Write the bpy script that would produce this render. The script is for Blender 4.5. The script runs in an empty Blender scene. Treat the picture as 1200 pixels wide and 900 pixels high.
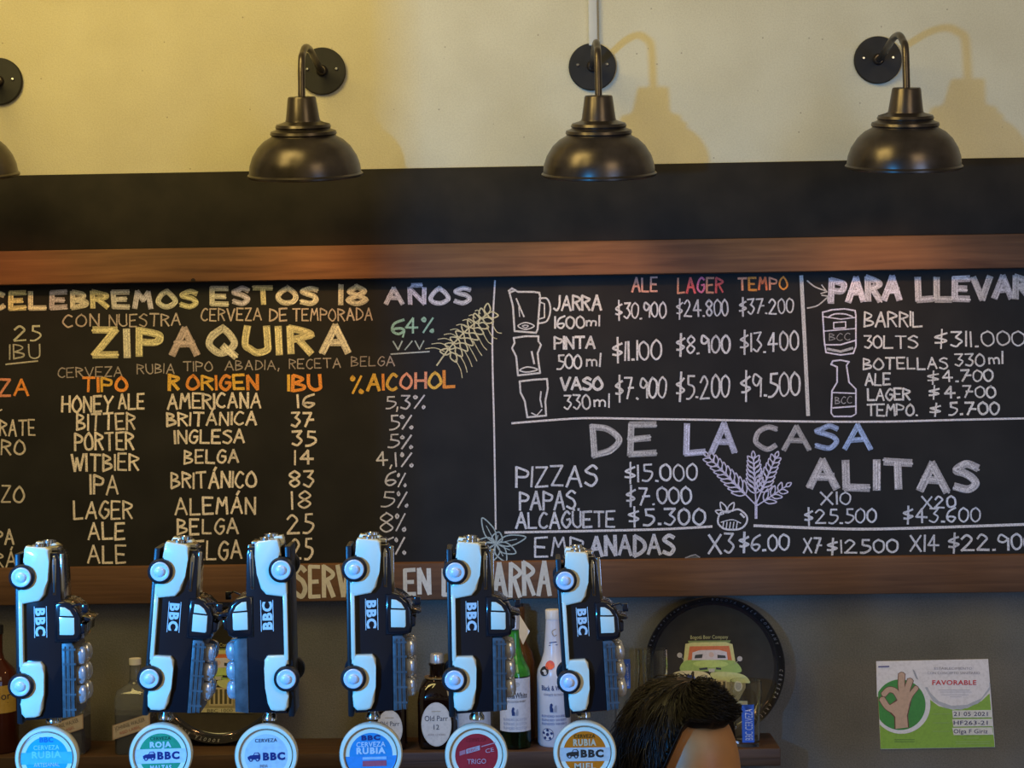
import bpy, bmesh, math, random
from mathutils import Vector, Matrix
R = math.radians
random.seed(7)
scene = bpy.context.scene
COL = scene.collection

# ------------------------------------------------------------------ camera
F = 1893.0
EYE = Vector((0, -4.0, 1.70))
YAW, ROLL = R(1.0), R(0.89)
fwd = Vector((-math.sin(YAW), math.cos(YAW), 0))
r0 = Vector((math.cos(YAW), math.sin(YAW), 0)); u0 = Vector((0, 0, 1))
rgt = math.cos(ROLL) * r0 - math.sin(ROLL) * u0
upv = math.sin(ROLL) * r0 + math.cos(ROLL) * u0
cam = bpy.data.cameras.new('camera'); camo = bpy.data.objects.new('camera', cam); COL.objects.link(camo)
cam.sensor_width = 36; cam.lens = 36 * F / 1200; cam.clip_start = .05
M = Matrix.Identity(4)
for i in range(3):
    M[i][0] = rgt[i]; M[i][1] = upv[i]; M[i][2] = -fwd[i]; M[i][3] = EYE[i]
camo.matrix_world = M
scene.camera = camo

def P(x, y, Y=0.0):
    """point of the plane y=Y that the reference pixel looks at"""
    d = fwd * F + rgt * (x - 600) + upv * (450 - y)
    return EYE + d * ((Y - EYE.y) / d.y)
def Z(y, Y=0.0, x=600): return P(x, y, Y).z
def X(x, Y=0.0, y=450): return P(x, y, Y).x

# ------------------------------------------------------------------ light
scene.view_settings.view_transform = 'Standard'
scene.view_settings.look = 'None'
scene.view_settings.gamma = 1
scene.view_settings.use_curve_mapping = False
scene.view_settings.exposure = 0.0
w = bpy.data.worlds.new('world'); scene.world = w; w.use_nodes = True
w.node_tree.nodes['Background'].inputs[0].default_value = (.80, .66, .42, 1)
w.node_tree.nodes['Background'].inputs[1].default_value = .20
def area(name, loc, target, size, energy, col, sy=None):
    l = bpy.data.lights.new(name, 'AREA'); l.energy = energy; l.color = col
    l.size = size
    if sy: l.shape = 'RECTANGLE'; l.size_y = sy
    o = bpy.data.objects.new(name, l); COL.objects.link(o); o.location = loc
    o.rotation_euler = (Vector(target) - Vector(loc)).to_track_quat('-Z', 'Y').to_euler()
    return o
area('warm_ceiling_light', (-1.3, -1.9, 3.5), (-.3, 0, 2.1), 1.3, 58, (1, .79, .28))
area('warm_room_light', (1.9, -4.2, 3.3), (.6, 0, 1.9), 1.4, 24, (1, .78, .46))
area('blue_screen_light', (-1.15, -3.3, 1.66), (.2, 0, 1.72), .10, 50, (.03, .345, 1), .10)
area('cool_fill_light', (2.4, -4.4, 1.5), (1.25, 0, 1.10), 1.2, 8, (.30, .50, 1)).data.spread = R(70)  # added cool fill for the lower right wall, no window stands there

# ------------------------------------------------------------------ materials
def mat(name, col, rough=.6, metal=0, var=.12, scale=30, bump=0, stretch=None, spec=None, trans=0, ior=1.45, coat=0, emit=None, alpha=None):
    m = bpy.data.materials.new(name); m.use_nodes = True
    nt = m.node_tree; b = nt.nodes['Principled BSDF']; N = nt.nodes.new; L = nt.links.new
    b.inputs['Roughness'].default_value = rough; b.inputs['Metallic'].default_value = metal
    b.inputs['IOR'].default_value = ior; b.inputs['Transmission Weight'].default_value = trans
    b.inputs['Coat Weight'].default_value = coat
    if spec is not None: b.inputs['Specular IOR Level'].default_value = spec
    tc = N('ShaderNodeTexCoord'); mp = N('ShaderNodeMapping'); L(tc.outputs['Object'], mp.inputs[0])
    if stretch: mp.inputs['Scale'].default_value = stretch
    n = N('ShaderNodeTexNoise'); n.inputs['Scale'].default_value = scale; n.inputs['Detail'].default_value = 6
    L(mp.outputs[0], n.inputs[0])
    cr = N('ShaderNodeValToRGB'); L(n.outputs[0], cr.inputs[0])
    c = Vector(col[:3])
    cr.color_ramp.elements[0].position = .3; cr.color_ramp.elements[1].position = .7
    cr.color_ramp.elements[0].color = (*(c * (1 - var)), 1); cr.color_ramp.elements[1].color = (*[min(1, v * (1 + var)) for v in c], 1)
    L(cr.outputs[0], b.inputs['Base Color'])
    if bump:
        bp = N('ShaderNodeBump'); bp.inputs['Strength'].default_value = bump; bp.inputs['Distance'].default_value = .002
        L(n.outputs[0], bp.inputs['Height']); L(bp.outputs[0], b.inputs['Normal'])
    if emit:
        b.inputs['Emission Color'].default_value = (*emit[0], 1); b.inputs['Emission Strength'].default_value = emit[1]
    if alpha is not None: b.inputs['Alpha'].default_value = alpha
    return m

def mat_wall():
    m = mat('wall_paint', (.5, .5, .5), .85)
    nt = m.node_tree; b = nt.nodes['Principled BSDF']; N = nt.nodes.new; L = nt.links.new
    tc = N('ShaderNodeTexCoord'); sep = N('ShaderNodeSeparateXYZ'); L(tc.outputs['Object'], sep.inputs[0])
    st = N('ShaderNodeMath'); st.operation = 'GREATER_THAN'; L(sep.outputs[2], st.inputs[0]); st.inputs[1].default_value = Z(500)
    n = N('ShaderNodeTexNoise'); n.inputs['Scale'].default_value = 260; n.inputs['Detail'].default_value = 4; L(tc.outputs['Object'], n.inputs[0])
    n2 = N('ShaderNodeTexNoise'); n2.inputs['Scale'].default_value = 5; n2.inputs['Detail'].default_value = 4; L(tc.outputs['Object'], n2.inputs[0])
    ad = N('ShaderNodeMath'); ad.operation = 'ADD'; L(n.outputs[0], ad.inputs[0]); L(n2.outputs[0], ad.inputs[1])
    def ramp(a, c):
        r = N('ShaderNodeValToRGB'); r.color_ramp.elements[0].position = .38; r.color_ramp.elements[1].position = .62
        r.color_ramp.elements[0].color = (*a, 1); r.color_ramp.elements[1].color = (*c, 1); return r
    hf = N('ShaderNodeMath'); hf.operation = 'MULTIPLY'; L(ad.outputs[0], hf.inputs[0]); hf.inputs[1].default_value = .5
    ra = ramp((.64, .56, .36), (.74, .66, .44)); rb = ramp((.108, .100, .080), (.165, .155, .128))
    L(hf.outputs[0], ra.inputs[0]); L(hf.outputs[0], rb.inputs[0])
    # a few tiny specks of dirt
    v = N('ShaderNodeTexVoronoi'); v.inputs['Scale'].default_value = 22; L(tc.outputs['Object'], v.inputs[0])
    lt = N('ShaderNodeMath'); lt.operation = 'LESS_THAN'; L(v.outputs['Distance'], lt.inputs[0]); lt.inputs[1].default_value = .045
    mx0 = N('ShaderNodeMix'); mx0.data_type = 'RGBA'; L(lt.outputs[0], mx0.inputs[0]); L(ra.outputs[0], mx0.inputs[6]); mx0.inputs[7].default_value = (.45, .37, .24, 1)
    mx = N('ShaderNodeMix'); mx.data_type = 'RGBA'; L(st.outputs[0], mx.inputs[0]); L(rb.outputs[0], mx.inputs[6]); L(mx0.outputs[2], mx.inputs[7])
    L(mx.outputs[2], b.inputs['Base Color'])
    bp = N('ShaderNodeBump'); bp.inputs['Strength'].default_value = .5; bp.inputs['Distance'].default_value = .002
    L(n.outputs[0], bp.inputs['Height']); L(bp.outputs[0], b.inputs['Normal'])
    return m

def mat_wood(name, a, c, rough=.55):
    m = mat(name, a, rough)
    nt = m.node_tree; b = nt.nodes['Principled BSDF']; N = nt.nodes.new; L = nt.links.new
    tc = N('ShaderNodeTexCoord'); mp = N('ShaderNodeMapping'); mp.inputs['Scale'].default_value = (1.6, 30, 30); L(tc.outputs['Object'], mp.inputs[0])
    n = N('ShaderNodeTexNoise'); n.inputs['Scale'].default_value = 2.2; n.inputs['Detail'].default_value = 9; n.inputs['Distortion'].default_value = .6; L(mp.outputs[0], n.inputs[0])
    n2 = N('ShaderNodeTexNoise'); n2.inputs['Scale'].default_value = 3.0; n2.inputs['Detail'].default_value = 3; L(tc.outputs['Object'], n2.inputs[0])
    ad = N('ShaderNodeMath'); ad.operation = 'ADD'; L(n.outputs[0], ad.inputs[0]); L(n2.outputs[0], ad.inputs[1])
    hf = N('ShaderNodeMath'); hf.operation = 'MULTIPLY'; L(ad.outputs[0], hf.inputs[0]); hf.inputs[1].default_value = .5
    r = N('ShaderNodeValToRGB'); r.color_ramp.elements[0].position = .36; r.color_ramp.elements[1].position = .64
    r.color_ramp.elements[0].color = (*a, 1); r.color_ramp.elements[1].color = (*c, 1)
    L(hf.outputs[0], r.inputs[0])
    v = N('ShaderNodeTexVoronoi'); v.inputs['Scale'].default_value = 6; L(tc.outputs['Object'], v.inputs[0])
    lt = N('ShaderNodeMath'); lt.operation = 'LESS_THAN'; L(v.outputs['Distance'], lt.inputs[0]); lt.inputs[1].default_value = .035
    mx = N('ShaderNodeMix'); mx.data_type = 'RGBA'; L(lt.outputs[0], mx.inputs[0]); L(r.outputs[0], mx.inputs[6]); mx.inputs[7].default_value = (.02, .008, .003, 1)
    L(mx.outputs[2], b.inputs['Base Color'])
    bp = N('ShaderNodeBump'); bp.inputs['Strength'].default_value = .35; bp.inputs['Distance'].default_value = .003
    L(n.outputs[0], bp.inputs['Height']); L(bp.outputs[0], b.inputs['Normal'])
    return m

def mat_tint(name, rough, chalk):
    """colour comes from the mesh attribute 'tint' (the pigment of the chalk / ink)"""
    m = bpy.data.materials.new(name); m.use_nodes = True
    nt = m.node_tree; b = nt.nodes['Principled BSDF']; N = nt.nodes.new; L = nt.links.new
    b.inputs['Roughness'].default_value = rough
    at = N('ShaderNodeAttribute'); at.attribute_name = 'tint'
    tc = N('ShaderNodeTexCoord'); n = N('ShaderNodeTexNoise'); n.inputs['Scale'].default_value = 420 if chalk else 150; n.inputs['Detail'].default_value = 5
    L(tc.outputs['Object'], n.inputs[0])
    r = N('ShaderNodeValToRGB'); L(n.outputs[0], r.inputs[0])
    lo = .42 if chalk else .88
    r.color_ramp.elements[0].position = .33; r.color_ramp.elements[0].color = (lo, lo, lo, 1)
    r.color_ramp.elements[1].position = .55; r.color_ramp.elements[1].color = (1, 1, 1, 1)
    mx = N('ShaderNodeMix'); mx.data_type = 'RGBA'; mx.blend_type = 'MULTIPLY'; mx.inputs[0].default_value = 1
    L(at.outputs['Color'], mx.inputs[6]); L(r.outputs[0], mx.inputs[7]); L(mx.outputs[2], b.inputs['Base Color'])
    return m

MW = mat_wall()
M_black = mat('black_board_paint', (.024, .0185, .012), .7, var=.25, scale=14, bump=.1, spec=.25)
M_slate = mat('slate_paint', (.013, .0125, .0105), .68, var=.30, scale=9, spec=.3)
M_wood = mat_wood('stained_wood', (.10, .040, .014), (.24, .108, .040), .7)
M_woodlow = mat_wood('weathered_rail_wood', (.075, .034, .015), (.145, .072, .034), .75)
M_wood2 = mat_wood('dark_shelf_wood', (.035, .018, .009), (.085, .045, .022))
M_chalk = mat_tint('chalk', .95, True)
M_print = mat_tint('printed_ink', .45, False)
M_printg = mat_tint('glossy_print', .12, False)
M_bronze = mat('dark_bronze_metal', (.085, .068, .054), .30, .8, var=.45, scale=14, bump=.05)
M_plate = mat('black_iron', (.020, .018, .015), .55, .3, var=.2)
M_inner = mat('shade_inside_black', (.03, .028, .025), .6, 0)
M_bulb = mat('warm_bulb', (.9, .8, .6), .3, emit=((1, .62, .28), 1.0))
M_cream = mat('cream_enamel', (.90, .84, .62), .16, var=.03, coat=.6)
M_blackp = mat('black_enamel', (.010, .010, .013), .16, var=.1, coat=.5)
M_rubber = mat('black_rubber', (.012, .012, .014), .38)
M_hub = mat('hubcap_paint', (.78, .80, .84), .22, .1, var=.03, coat=.4)
M_chrome = mat('chrome', (.75, .75, .74), .14, 1, var=.05)
M_grey = mat('grey_plastic', (.085, .083, .083), .4, var=.35, scale=120)
M_white = mat('white_plastic', (.72, .71, .66), .35, var=.03)
M_steel = mat('steel', (.5, .5, .5), .25, 1)
M_keg = mat('keg_silver', (.70, .70, .72), .22, .6, var=.05)
M_dkglass = mat('dark_brown_glass', (.008, .003, .002), .08, var=.1, coat=.5)
M_green = mat('green_glass', (.12, .62, .25), .04, trans=1, var=.1)
M_whisky = mat('amber_glass', (.24, .10, .03), .05, trans=.6, var=.1)
M_clear = mat('clear_glass', (.95, .97, .97), .02, trans=1, var=.01)
M_bluegl = mat('clear_bottle_glass', (.62, .66, .70), .04, trans=.9, var=.05)
M_cap = mat('silver_cap', (.62, .62, .62), .3, .6)
M_whiteb = mat('white_bottle', (.66, .68, .74), .25, var=.03)
M_tray = mat('dark_tray_metal', (.036, .030, .019), .55, .0, var=.15, spec=.2)
M_traym = mat('black_tray_rim', (.012, .013, .018), .16, .0, coat=.4)
M_paper = mat('paper', (.80, .80, .84), .7, var=.03)
M_skin = mat('skin', (.46, .20, .062), .45, var=.08, scale=40)
M_hair = mat('black_hair', (.007, .005, .004), .42, spec=.35, var=.4, scale=60, stretch=(3, 1, 1))
M_cloth = mat('dark_cotton', (.02, .02, .024), .9)
M_floor = mat('floor_tile', (.10, .07, .05), .5)
M_bar = mat_wood('bar_wood', (.05, .025, .012), (.12, .06, .03))

# ------------------------------------------------------------------ mesh helpers
def link_mesh(name, verts, faces, m, parent=None, smooth=False, cols=None, sm_angle=None):
    me = bpy.data.meshes.new(name); me.from_pydata([tuple(v) for v in verts], [], faces); me.update()
    if cols is not None:
        a = me.color_attributes.new('tint', 'FLOAT_COLOR', 'POINT')
        for i, c in enumerate(cols): a.data[i].color = (*c, 1)
    if m: me.materials.append(m)
    if smooth:
        for p in me.polygons: p.use_smooth = True
    o = bpy.data.objects.new(name, me); COL.objects.link(o)
    if parent: o.parent = parent
    return o
def bm_obj(name, bm, m, parent=None, smooth=True, angle=40):
    bmesh.ops.recalc_face_normals(bm, faces=bm.faces[:])
    me = bpy.data.meshes.new(name)
    if smooth:
        for f in bm.faces: f.smooth = True
        for e in bm.edges:
            if len(e.link_faces) == 2 and e.calc_face_angle(0) > R(angle): e.smooth = False
    bm.to_mesh(me); bm.free()
    me.materials.append(m)
    o = bpy.data.objects.new(name, me); COL.objects.link(o)
    if parent: o.parent = parent
    return o
def box_bm(a, b, bev=0, seg=2):
    bm = bmesh.new(); bmesh.ops.create_cube(bm, size=1)
    for v in bm.verts:
        v.co = Vector([a[i] + (b[i] - a[i]) * (v.co[i] + .5) for i in range(3)])
    if bev: bmesh.ops.bevel(bm, geom=bm.edges[:], offset=bev, segments=seg, profile=.5, affect='EDGES')
    return bm
def box(name, a, b, m, parent=None, bev=0, seg=2): return bm_obj(name, box_bm(a, b, bev, seg), m, parent)
def lathe_bm(prof, n=48, axis='Z', closed=False):
    bm = bmesh.new(); rings = []
    for r, z in prof:
        if r < 1e-6: rings.append([bm.verts.new((0, 0, z))])
        else: rings.append([bm.verts.new((r * math.cos(2 * math.pi * k / n), r * math.sin(2 * math.pi * k / n), z)) for k in range(n)])
    for a, b in zip(rings[:-1], rings[1:]):
        for k in range(n):
            k2 = (k + 1) % n
            if len(a) == 1 and len(b) == 1: continue
            if len(a) == 1: bm.faces.new((a[0], b[k], b[k2]))
            elif len(b) == 1: bm.faces.new((a[k], b[0], a[k2]))
            else: bm.faces.new((a[k], b[k], b[k2], a[k2]))
    if axis == 'Y':   # axis points to the camera (-Y)
        for v in bm.verts: v.co = Vector((v.co.x, -v.co.z, v.co.y))
    return bm
def move(bm, v):
    for q in bm.verts: q.co += Vector(v)
    return bm
def merge(bm, other):
    me = bpy.data.meshes.new('t'); other.to_mesh(me); other.free(); bm.from_mesh(me); bpy.data.meshes.remove(me); return bm
def prism_bm(poly, y0, y1, bev=0, seg=2):
    """polygon in x-z, extruded along y"""
    bm = bmesh.new()
    a = [bm.verts.new((x, y0, z)) for x, z in poly]; b = [bm.verts.new((x, y1, z)) for x, z in poly]
    fa = bm.faces.new(a); fb = bm.faces.new(b[::-1]); n = len(poly)
    for i in range(n): bm.faces.new((a[i], b[i], b[(i + 1) % n], a[(i + 1) % n]))
    if bev:
        es = [e for e in list(fa.edges) + list(fb.edges)]
        bmesh.ops.bevel(bm, geom=es, offset=bev, segments=seg, profile=.5, affect='EDGES', clamp_overlap=True)
    return bm
def catmull(pts, n=6, closed=False):
    out = []; m = len(pts)
    pts = [Vector(p) for p in pts]
    for i in range(m if closed else m - 1):
        if closed: p0, p1, p2, p3 = pts[(i - 1) % m], pts[i], pts[(i + 1) % m], pts[(i + 2) % m]
        else: p0, p1, p2, p3 = pts[max(i - 1, 0)], pts[i], pts[i + 1], pts[min(i + 2, m - 1)]
        for k in range(n):
            t = k / n
            out.append(.5 * ((2 * p1) + (p2 - p0) * t + (2 * p0 - 5 * p1 + 4 * p2 - p3) * t * t + (3 * p1 - p0 - 3 * p2 + p3) * t ** 3))
    if not closed: out.append(pts[-1])
    return out
def tube_bm(pts, rad, n=12):
    bm = bmesh.new(); rings = []; pts = [Vector(p) for p in pts]
    rr = rad if isinstance(rad, (list, tuple)) else [rad] * len(pts)
    up = Vector((1, 0, 0.01))
    for i, p in enumerate(pts):
        t = (pts[min(i + 1, len(pts) - 1)] - pts[max(i - 1, 0)]).normalized()
        a = t.cross(up).normalized(); b = t.cross(a).normalized()
        rings.append([bm.verts.new(p + (a * math.cos(2 * math.pi * k / n) + b * math.sin(2 * math.pi * k / n)) * rr[i]) for k in range(n)])
    for a, b in zip(rings[:-1], rings[1:]):
        for k in range(n): bm.faces.new((a[k], a[(k + 1) % n], b[(k + 1) % n], b[k]))
    bm.faces.new(rings[0]); bm.faces.new(rings[-1][::-1])
    return bm
def empty(name, loc=(0, 0, 0), label=None, cat=None, group=None, rot=(0, 0, 0)):
    o = bpy.data.objects.new(name, None); COL.objects.link(o); o.location = loc; o.rotation_euler = rot
    o.empty_display_size = .05
    return tag(o, label, cat, group)
def tag(o, label=None, cat=None, group=None, kind=None):
    if label: o['label'] = label
    if cat: o['category'] = cat
    if group: o['group'] = group
    if kind: o['kind'] = kind
    return o

# ------------------------------------------------------------------ 2-D drawing (chalk, print)
_tc = {}
def text2d(s, bold=0.0):
    """outline text as (verts, faces), height of a capital = 1, starting at x=0"""
    key = (s, bold)
    if key not in _tc:
        cu = bpy.data.curves.new('t', 'FONT'); cu.body = s; cu.size = 1; cu.resolution_u = 3; cu.offset = bold
        cu.space_character = 1.0 + bold * 4
        ob = bpy.data.objects.new('t', cu); COL.objects.link(ob)
        dg = bpy.context.evaluated_depsgraph_get()
        me = bpy.data.meshes.new_from_object(ob.evaluated_get(dg))
        vs = [(v.co.x, v.co.y) for v in me.vertices]; fs = [tuple(p.vertices) for p in me.polygons]
        bpy.data.objects.remove(ob); bpy.data.curves.remove(cu); bpy.data.meshes.remove(me)
        if vs:
            x0 = min(v[0] for v in vs); h = .73
            vs = [((v[0] - x0) / h, v[1] / h) for v in vs]
        _tc[key] = (vs, fs)
    return _tc[key]
class Draw:
    def __init__(s): s.v = []; s.f = []; s.c = []; s.l = []
    def add(s, vs, fs, col, layer=0):
        n = len(s.v); s.k = getattr(s, 'k', 0) + 1; layer = layer + (s.k % 45) * .02; s.v += vs; s.c += [col] * len(vs); s.l += [layer] * len(vs)
        s.f += [tuple(i + n for i in f) for f in fs]
    def poly(s, pts, col, layer=0, smooth=False):
        if smooth: pts = [(p.x, p.y) for p in catmull([(a, b, 0) for a, b in pts], 6, True)]
        s.add([tuple(p[:2]) for p in pts], [tuple(range(len(pts)))], col, layer)
    def disc(s, cx, cy, r, col, layer=0, ry=None, n=40):
        s.poly([(cx + r * math.cos(2 * math.pi * k / n), cy + (ry or r) * math.sin(2 * math.pi * k / n)) for k in range(n)], col, layer)
    def stroke(s, pts, wd, col, layer=0, smooth=False, taper=False, closed=False):
        if smooth: pts = [(p.x, p.y) for p in catmull([(a, b, 0) for a, b in pts], 6, closed)]
        if closed: pts = list(pts) + [pts[0]]
        pts = [Vector(p[:2]) for p in pts]
        # split at sharp corners
        run = [pts[0]]; runs = []
        for i in range(1, len(pts)):
            if (pts[i] - run[-1]).length < 1e-7: continue
            if len(run) > 1:
                a = (run[-1] - run[-2]); b = pts[i] - run[-1]
                if a.length > 0 and b.length > 0 and a.normalized().dot(b.normalized()) < .5:
                    runs.append(run); run = [run[-1]]
            run.append(pts[i])
        runs.append(run)
        for run in runs:
            if len(run) < 2: continue
            n = len(run); vs = []
            for i in range(n):
                t = run[min(i + 1, n - 1)] - run[max(i - 1, 0)]
                if t.length < 1e-9: t = Vector((1, 0))
                t.normalize(); q = Vector((-t.y, t.x)); e = Vector((0, 0))
                if i == 0: e = -t * wd * .3
                if i == n - 1: e = t * wd * .3
                k = wd * .5
                if taper: k *= .4 + .6 * math.sin(math.pi * (i + .3) / (n - .4))
                vs += [tuple(run[i] + e + q * k), tuple(run[i] + e - q * k)]
            s.add(vs, [(2 * i, 2 * i + 1, 2 * i + 3, 2 * i + 2) for i in range(n - 1)], col, layer)
    def text(s, t, x, y, h, col, layer=0, width=None, bold=.0, rot=0, center=False, ysign=1):
        vs, fs = text2d(t, bold)
        if not vs: return
        wmax = max(v[0] for v in vs); k = h
        sx = (width / wmax) if width else h
        off = -wmax * sx / 2 if center else 0
        c, sn = math.cos(rot), math.sin(rot)
        s.add([(x + (v[0] * sx + off) * c - (v[1] * k) * sn, y + ysign * ((v[0] * sx + off) * sn + v[1] * k * c)) for v in vs], fs, col, layer)
    def build(s, name, fmap, m, parent=None):
        return link_mesh(name, [fmap(x, y, l) for (x, y), l in zip(s.v, s.l)], s.f, m, parent, cols=s.c)

# stroke alphabet: tokens are x(0-6) y(0-8); 'c' starts a curved stroke
G = {
 'A': '00 38 60|13 53', 'B': '00 08|c 08 37 46 35 04|c 04 43 52 41 00', 'C': 'c 57 38 16 03 11 30 51', 'D': '00 08|c 08 37 55 53 31 00',
 'E': '58 08 00 50|04 44', 'F': '58 08 00|04 44', 'G': 'c 57 38 16 03 11 30 52 54|54 34', 'H': '00 08|50 58|04 54', 'I': '00 08',
 'J': 'c 48 43 31 20 01', 'K': '00 08|58 04 50', 'L': '08 00 50', 'M': '00 18 34 58 60', 'N': '00 08 50 58', 'O': 'c 38 16 03 11 30 51 63 56 38',
 'P': '00 08|c 08 37 56 44 04', 'Q': 'c 38 16 03 11 30 51 63 56 38|42 6a', 'R': '00 08|c 08 37 56 45 04|24 50', 'S': 'c 57 38 17 06 25 44 52 30 01',
 'T': '08 68|38 30', 'U': 'c 08 03 11 30 51 53 58', 'V': '08 30 68', 'W': '08 20 36 50 78', 'X': '08 50|58 00', 'Y': '08 34|68 34 20', 'Z': '08 58 00 50',
 '0': 'c 28 06 02 20 42 46 28', '1': '00 08', '2': 'c 06 28 46 34 00|00 50', '3': '08 48 25|c 25 43 31 20 01', '4': '30 38 03 53',
 '5': '48 18 15|c 15 44 42 20 00', '6': 'c 48 16 02 20 42 33 13 02', '7': '08 48 10|24 54', '8': 'c 28 06 24 42 20 02 24 46 28', '9': 'c 46 18 05 24 46|46 40',
 '%': '00 58|c 08 17 06 08|c 41 50 40 41', '$': 'c 47 26 05 24 43 22 02|29 2a', '.': '00 10', ',': '10 0a', '/': '00 58',
 'm': '00 04|c 03 14 23 20|c 23 34 43 40', 'l': '00 08', '-': '04 34', 'x': '00 45|05 40', ' ': '',
 'k': '00 08|05 02', ':': '01 02|05 06',
}
SUB = {'Ñ': ('N', '1a 4a'), 'Á': ('A', '39 4b'), 'Ü': ('U', '19 1a|49 4a'), 'Ä': ('A', '39 3a')}
def _parse(s):
    out = []
    for st in s.split('|'):
        tk = st.split(); cur = False
        if tk and tk[0] == 'c': cur = True; tk = tk[1:]
        pts = []
        for t in tk:
            y = t[1]; yv = {'a': 9.6, 'b': 10.6}.get(y)
            yv = float(y) if yv is None else yv
            pts.append([float(t[0]), yv])
        out.append((cur, pts))
    return out
def glyph(ch):
    extra = None
    if ch in SUB: ch, extra = SUB[ch]
    g = _parse(G[ch]) if G.get(ch) else []
    if ch == '$': g[1] = (False, [[2, -1.2], [2.2, 9.2]])
    if ch == 'Q': g[1] = (False, [[3.4, 2.2], [6, -.8]])
    if ch == ',': g = [(False, [[.8, 1], [0, -1.4]])]
    if ch == '%': g = [(False, [[.4, 0], [4.6, 8]]), (True, [[.6, 8], [1.3, 7], [.6, 6.2], [0, 7], [.6, 8]]), (True, [[4.4, 1.6], [5, .8], [4.4, 0], [3.8, .8], [4.4, 1.6]])]
    if ch == '0' or ch == 'O': g = [(True, [(a, b) for a, b in g[0][1]])]
    wd = max([p[0] for c, ps in g for p in ps] + [0]) if g else 2.5
    if ch in '.,': wd = .8
    if extra: g = g + _parse(extra)
    return g, wd
def word(D, s, x0, x1, top, base, wd=2.0, col=(.8, .8, .75), slope=-.0165, thick=False, cols=None, jit=.22, gap=2.0):
    """hand lettering inside x0..x1; y grows downward (pixels); top/base given at x0"""
    gl = [glyph(c) for c in s]
    tot = sum(g[1] for g in gl) + gap * (len(gl) - 1)
    k = (x1 - x0) / max(tot, .1); kh = (base - top) / 8.0; cx = x0
    for i, (g, gw) in enumerate(gl):
        c = cols[i % len(cols)] if cols else col
        f_ = random.uniform(.88, 1.08); c = tuple(min(1, v * f_) for v in c)
        lean = random.uniform(-.03, .03); dy = random.uniform(-.25, .25) * kh
        for cur, pts in g:
            q = []
            for a, b in pts:
                a += random.uniform(-jit, jit); b += random.uniform(-jit, jit)
                px = cx + a * k + lean * b * kh; py = base - b * kh + dy + slope * (px - x0)
                q.append((px, py))
            if thick:
                D.stroke(q, wd, tuple(v * .72 for v in c), 0, smooth=cur)
                for off in (-.38, -.05, .36):
                    g_ = random.uniform(.95, 1.3)
                    jj = [(a + off * wd * random.uniform(.8, 1), b + off * wd * random.uniform(-.5, .9)) for a, b in q]
                    D.stroke(jj, wd * .24, tuple(min(1, v * g_) for v in c), 1, smooth=cur)
            else:
                D.stroke(q, wd * random.uniform(.85, 1.12), c, 0, smooth=cur)
        cx += (gw + gap) * k

# ------------------------------------------------------------------ setting
WZ1 = 3.6
wall = box('wall_back', (-4, 0, 0), (4, .12, WZ1), MW); tag(wall, kind='structure')
fl = box('floor', (-4, -6, -.05), (4, 0, 0), M_floor); tag(fl, kind='structure')
blocker = box('light_blocker', (-1.30, -1.90, 0), (-.808, -1.80, WZ1), mat('dark_blocker_paint', (.05, .045, .04), .8)); tag(blocker, kind='structure')  # unseen post added to keep the blue light off the left wall
zt, zb = Z(195, -.018), Z(284, -.018)
fascia = box('trim_1', (-2.6, -.018, Z(290, -.018)), (2.6, 0, zt), M_black, bev=.002); tag(fascia, kind='structure')

# ------------------------------------------------------------------ chalkboard
BY = -.014
board = empty('chalkboard', (0, 0, Z(660)), 'long black chalk menu board in a stained wood frame, lettered with beers and prices', 'menu board')
def pt(ob):    # parent keeping world coords (board empty only translated)
    ob.parent = board; ob.matrix_parent_inverse = Matrix.Translation(board.location).inverted(); return ob
pt(box('board_surface', (-2.6, BY, Z(660, BY)), (2.6, -.001, Z(322, BY)), M_slate))
RY = -.045
rt = pt(box('frame_rail', (-2.62, RY, Z(323.7, RY)), (2.62, -.001, Z(284, RY)), M_wood, bev=.0025)); rt['label'] = 'upper stained wood rail'
rb = pt(box('frame_rail', (-2.62, RY, Z(701.7, RY)), (2.62, -.001, Z(658.5, RY)), M_woodlow, bev=.0025)); rb['label'] = 'lower wood rail painted with white words'
def bmap(x, y, l): return P(x, y, BY - .0006 - .0004 * l)
def rmap(x, y, l): return P(x, y, RY - .0006 - .0004 * l)
W = (.74, .70, .62); WB = (.72, .70, .70); LI = (.66, .62, .66); YE = (.74, .68, .36); CR = (.78, .74, .55); PK = (.62, .50, .44)
OR = (.90, .34, .06); YO = (.85, .52, .08); SA = (.85, .36, .20); DU = (.46, .42, .38); RD = (.85, .14, .12); GR = (.36, .62, .46)
def chalk(name, D, label=None):
    if not D.v: return
    o = pt(D.build(name, bmap, M_chalk))
    if label: o['label'] = label
    return o
def cw(D_, s, *a, **k):
    d = Draw(); word(d, s, *a, **k)
    chalk('chalk_heading' if k.get('thick') else 'chalk_word', d)
class Lines(Draw):
    """each stroke becomes a part of its own"""
    def stroke(s, *a, **k):
        d = Draw(); d.stroke(*a, **k); chalk('chalk_line', d)
D = Draw()
hc = [CR, YE, CR, LI, CR, YE, W, LI]
cw(D, 'CELEBREMOS', -12, 229, 343.5, 361, 6.2, thick=True, cols=hc, slope=-.006, gap=2.4)
cw(D, 'ESTOS', 249, 371, 338, 356, 6.2, thick=True, cols=[CR, LI, YE, CR], slope=-.004, gap=2.4)
cw(D, '18', 399, 428, 336, 356, 6.2, thick=True, cols=[CR])
cw(D, 'AÑOS', 452, 550, 338, 355.5, 5.4, thick=True, cols=[WB, LI, WB], slope=-.004, gap=2.4)
cw(D, 'ZIPAQUIRA', 111, 408, 387, 416, 8.4, thick=True, cols=[YE, CR, YE, PK, CR, YE, YE], slope=-.013, gap=2.8)
chalk('chalk_heading', D, 'cream and yellow chalk heading')
D = Draw()
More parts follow.
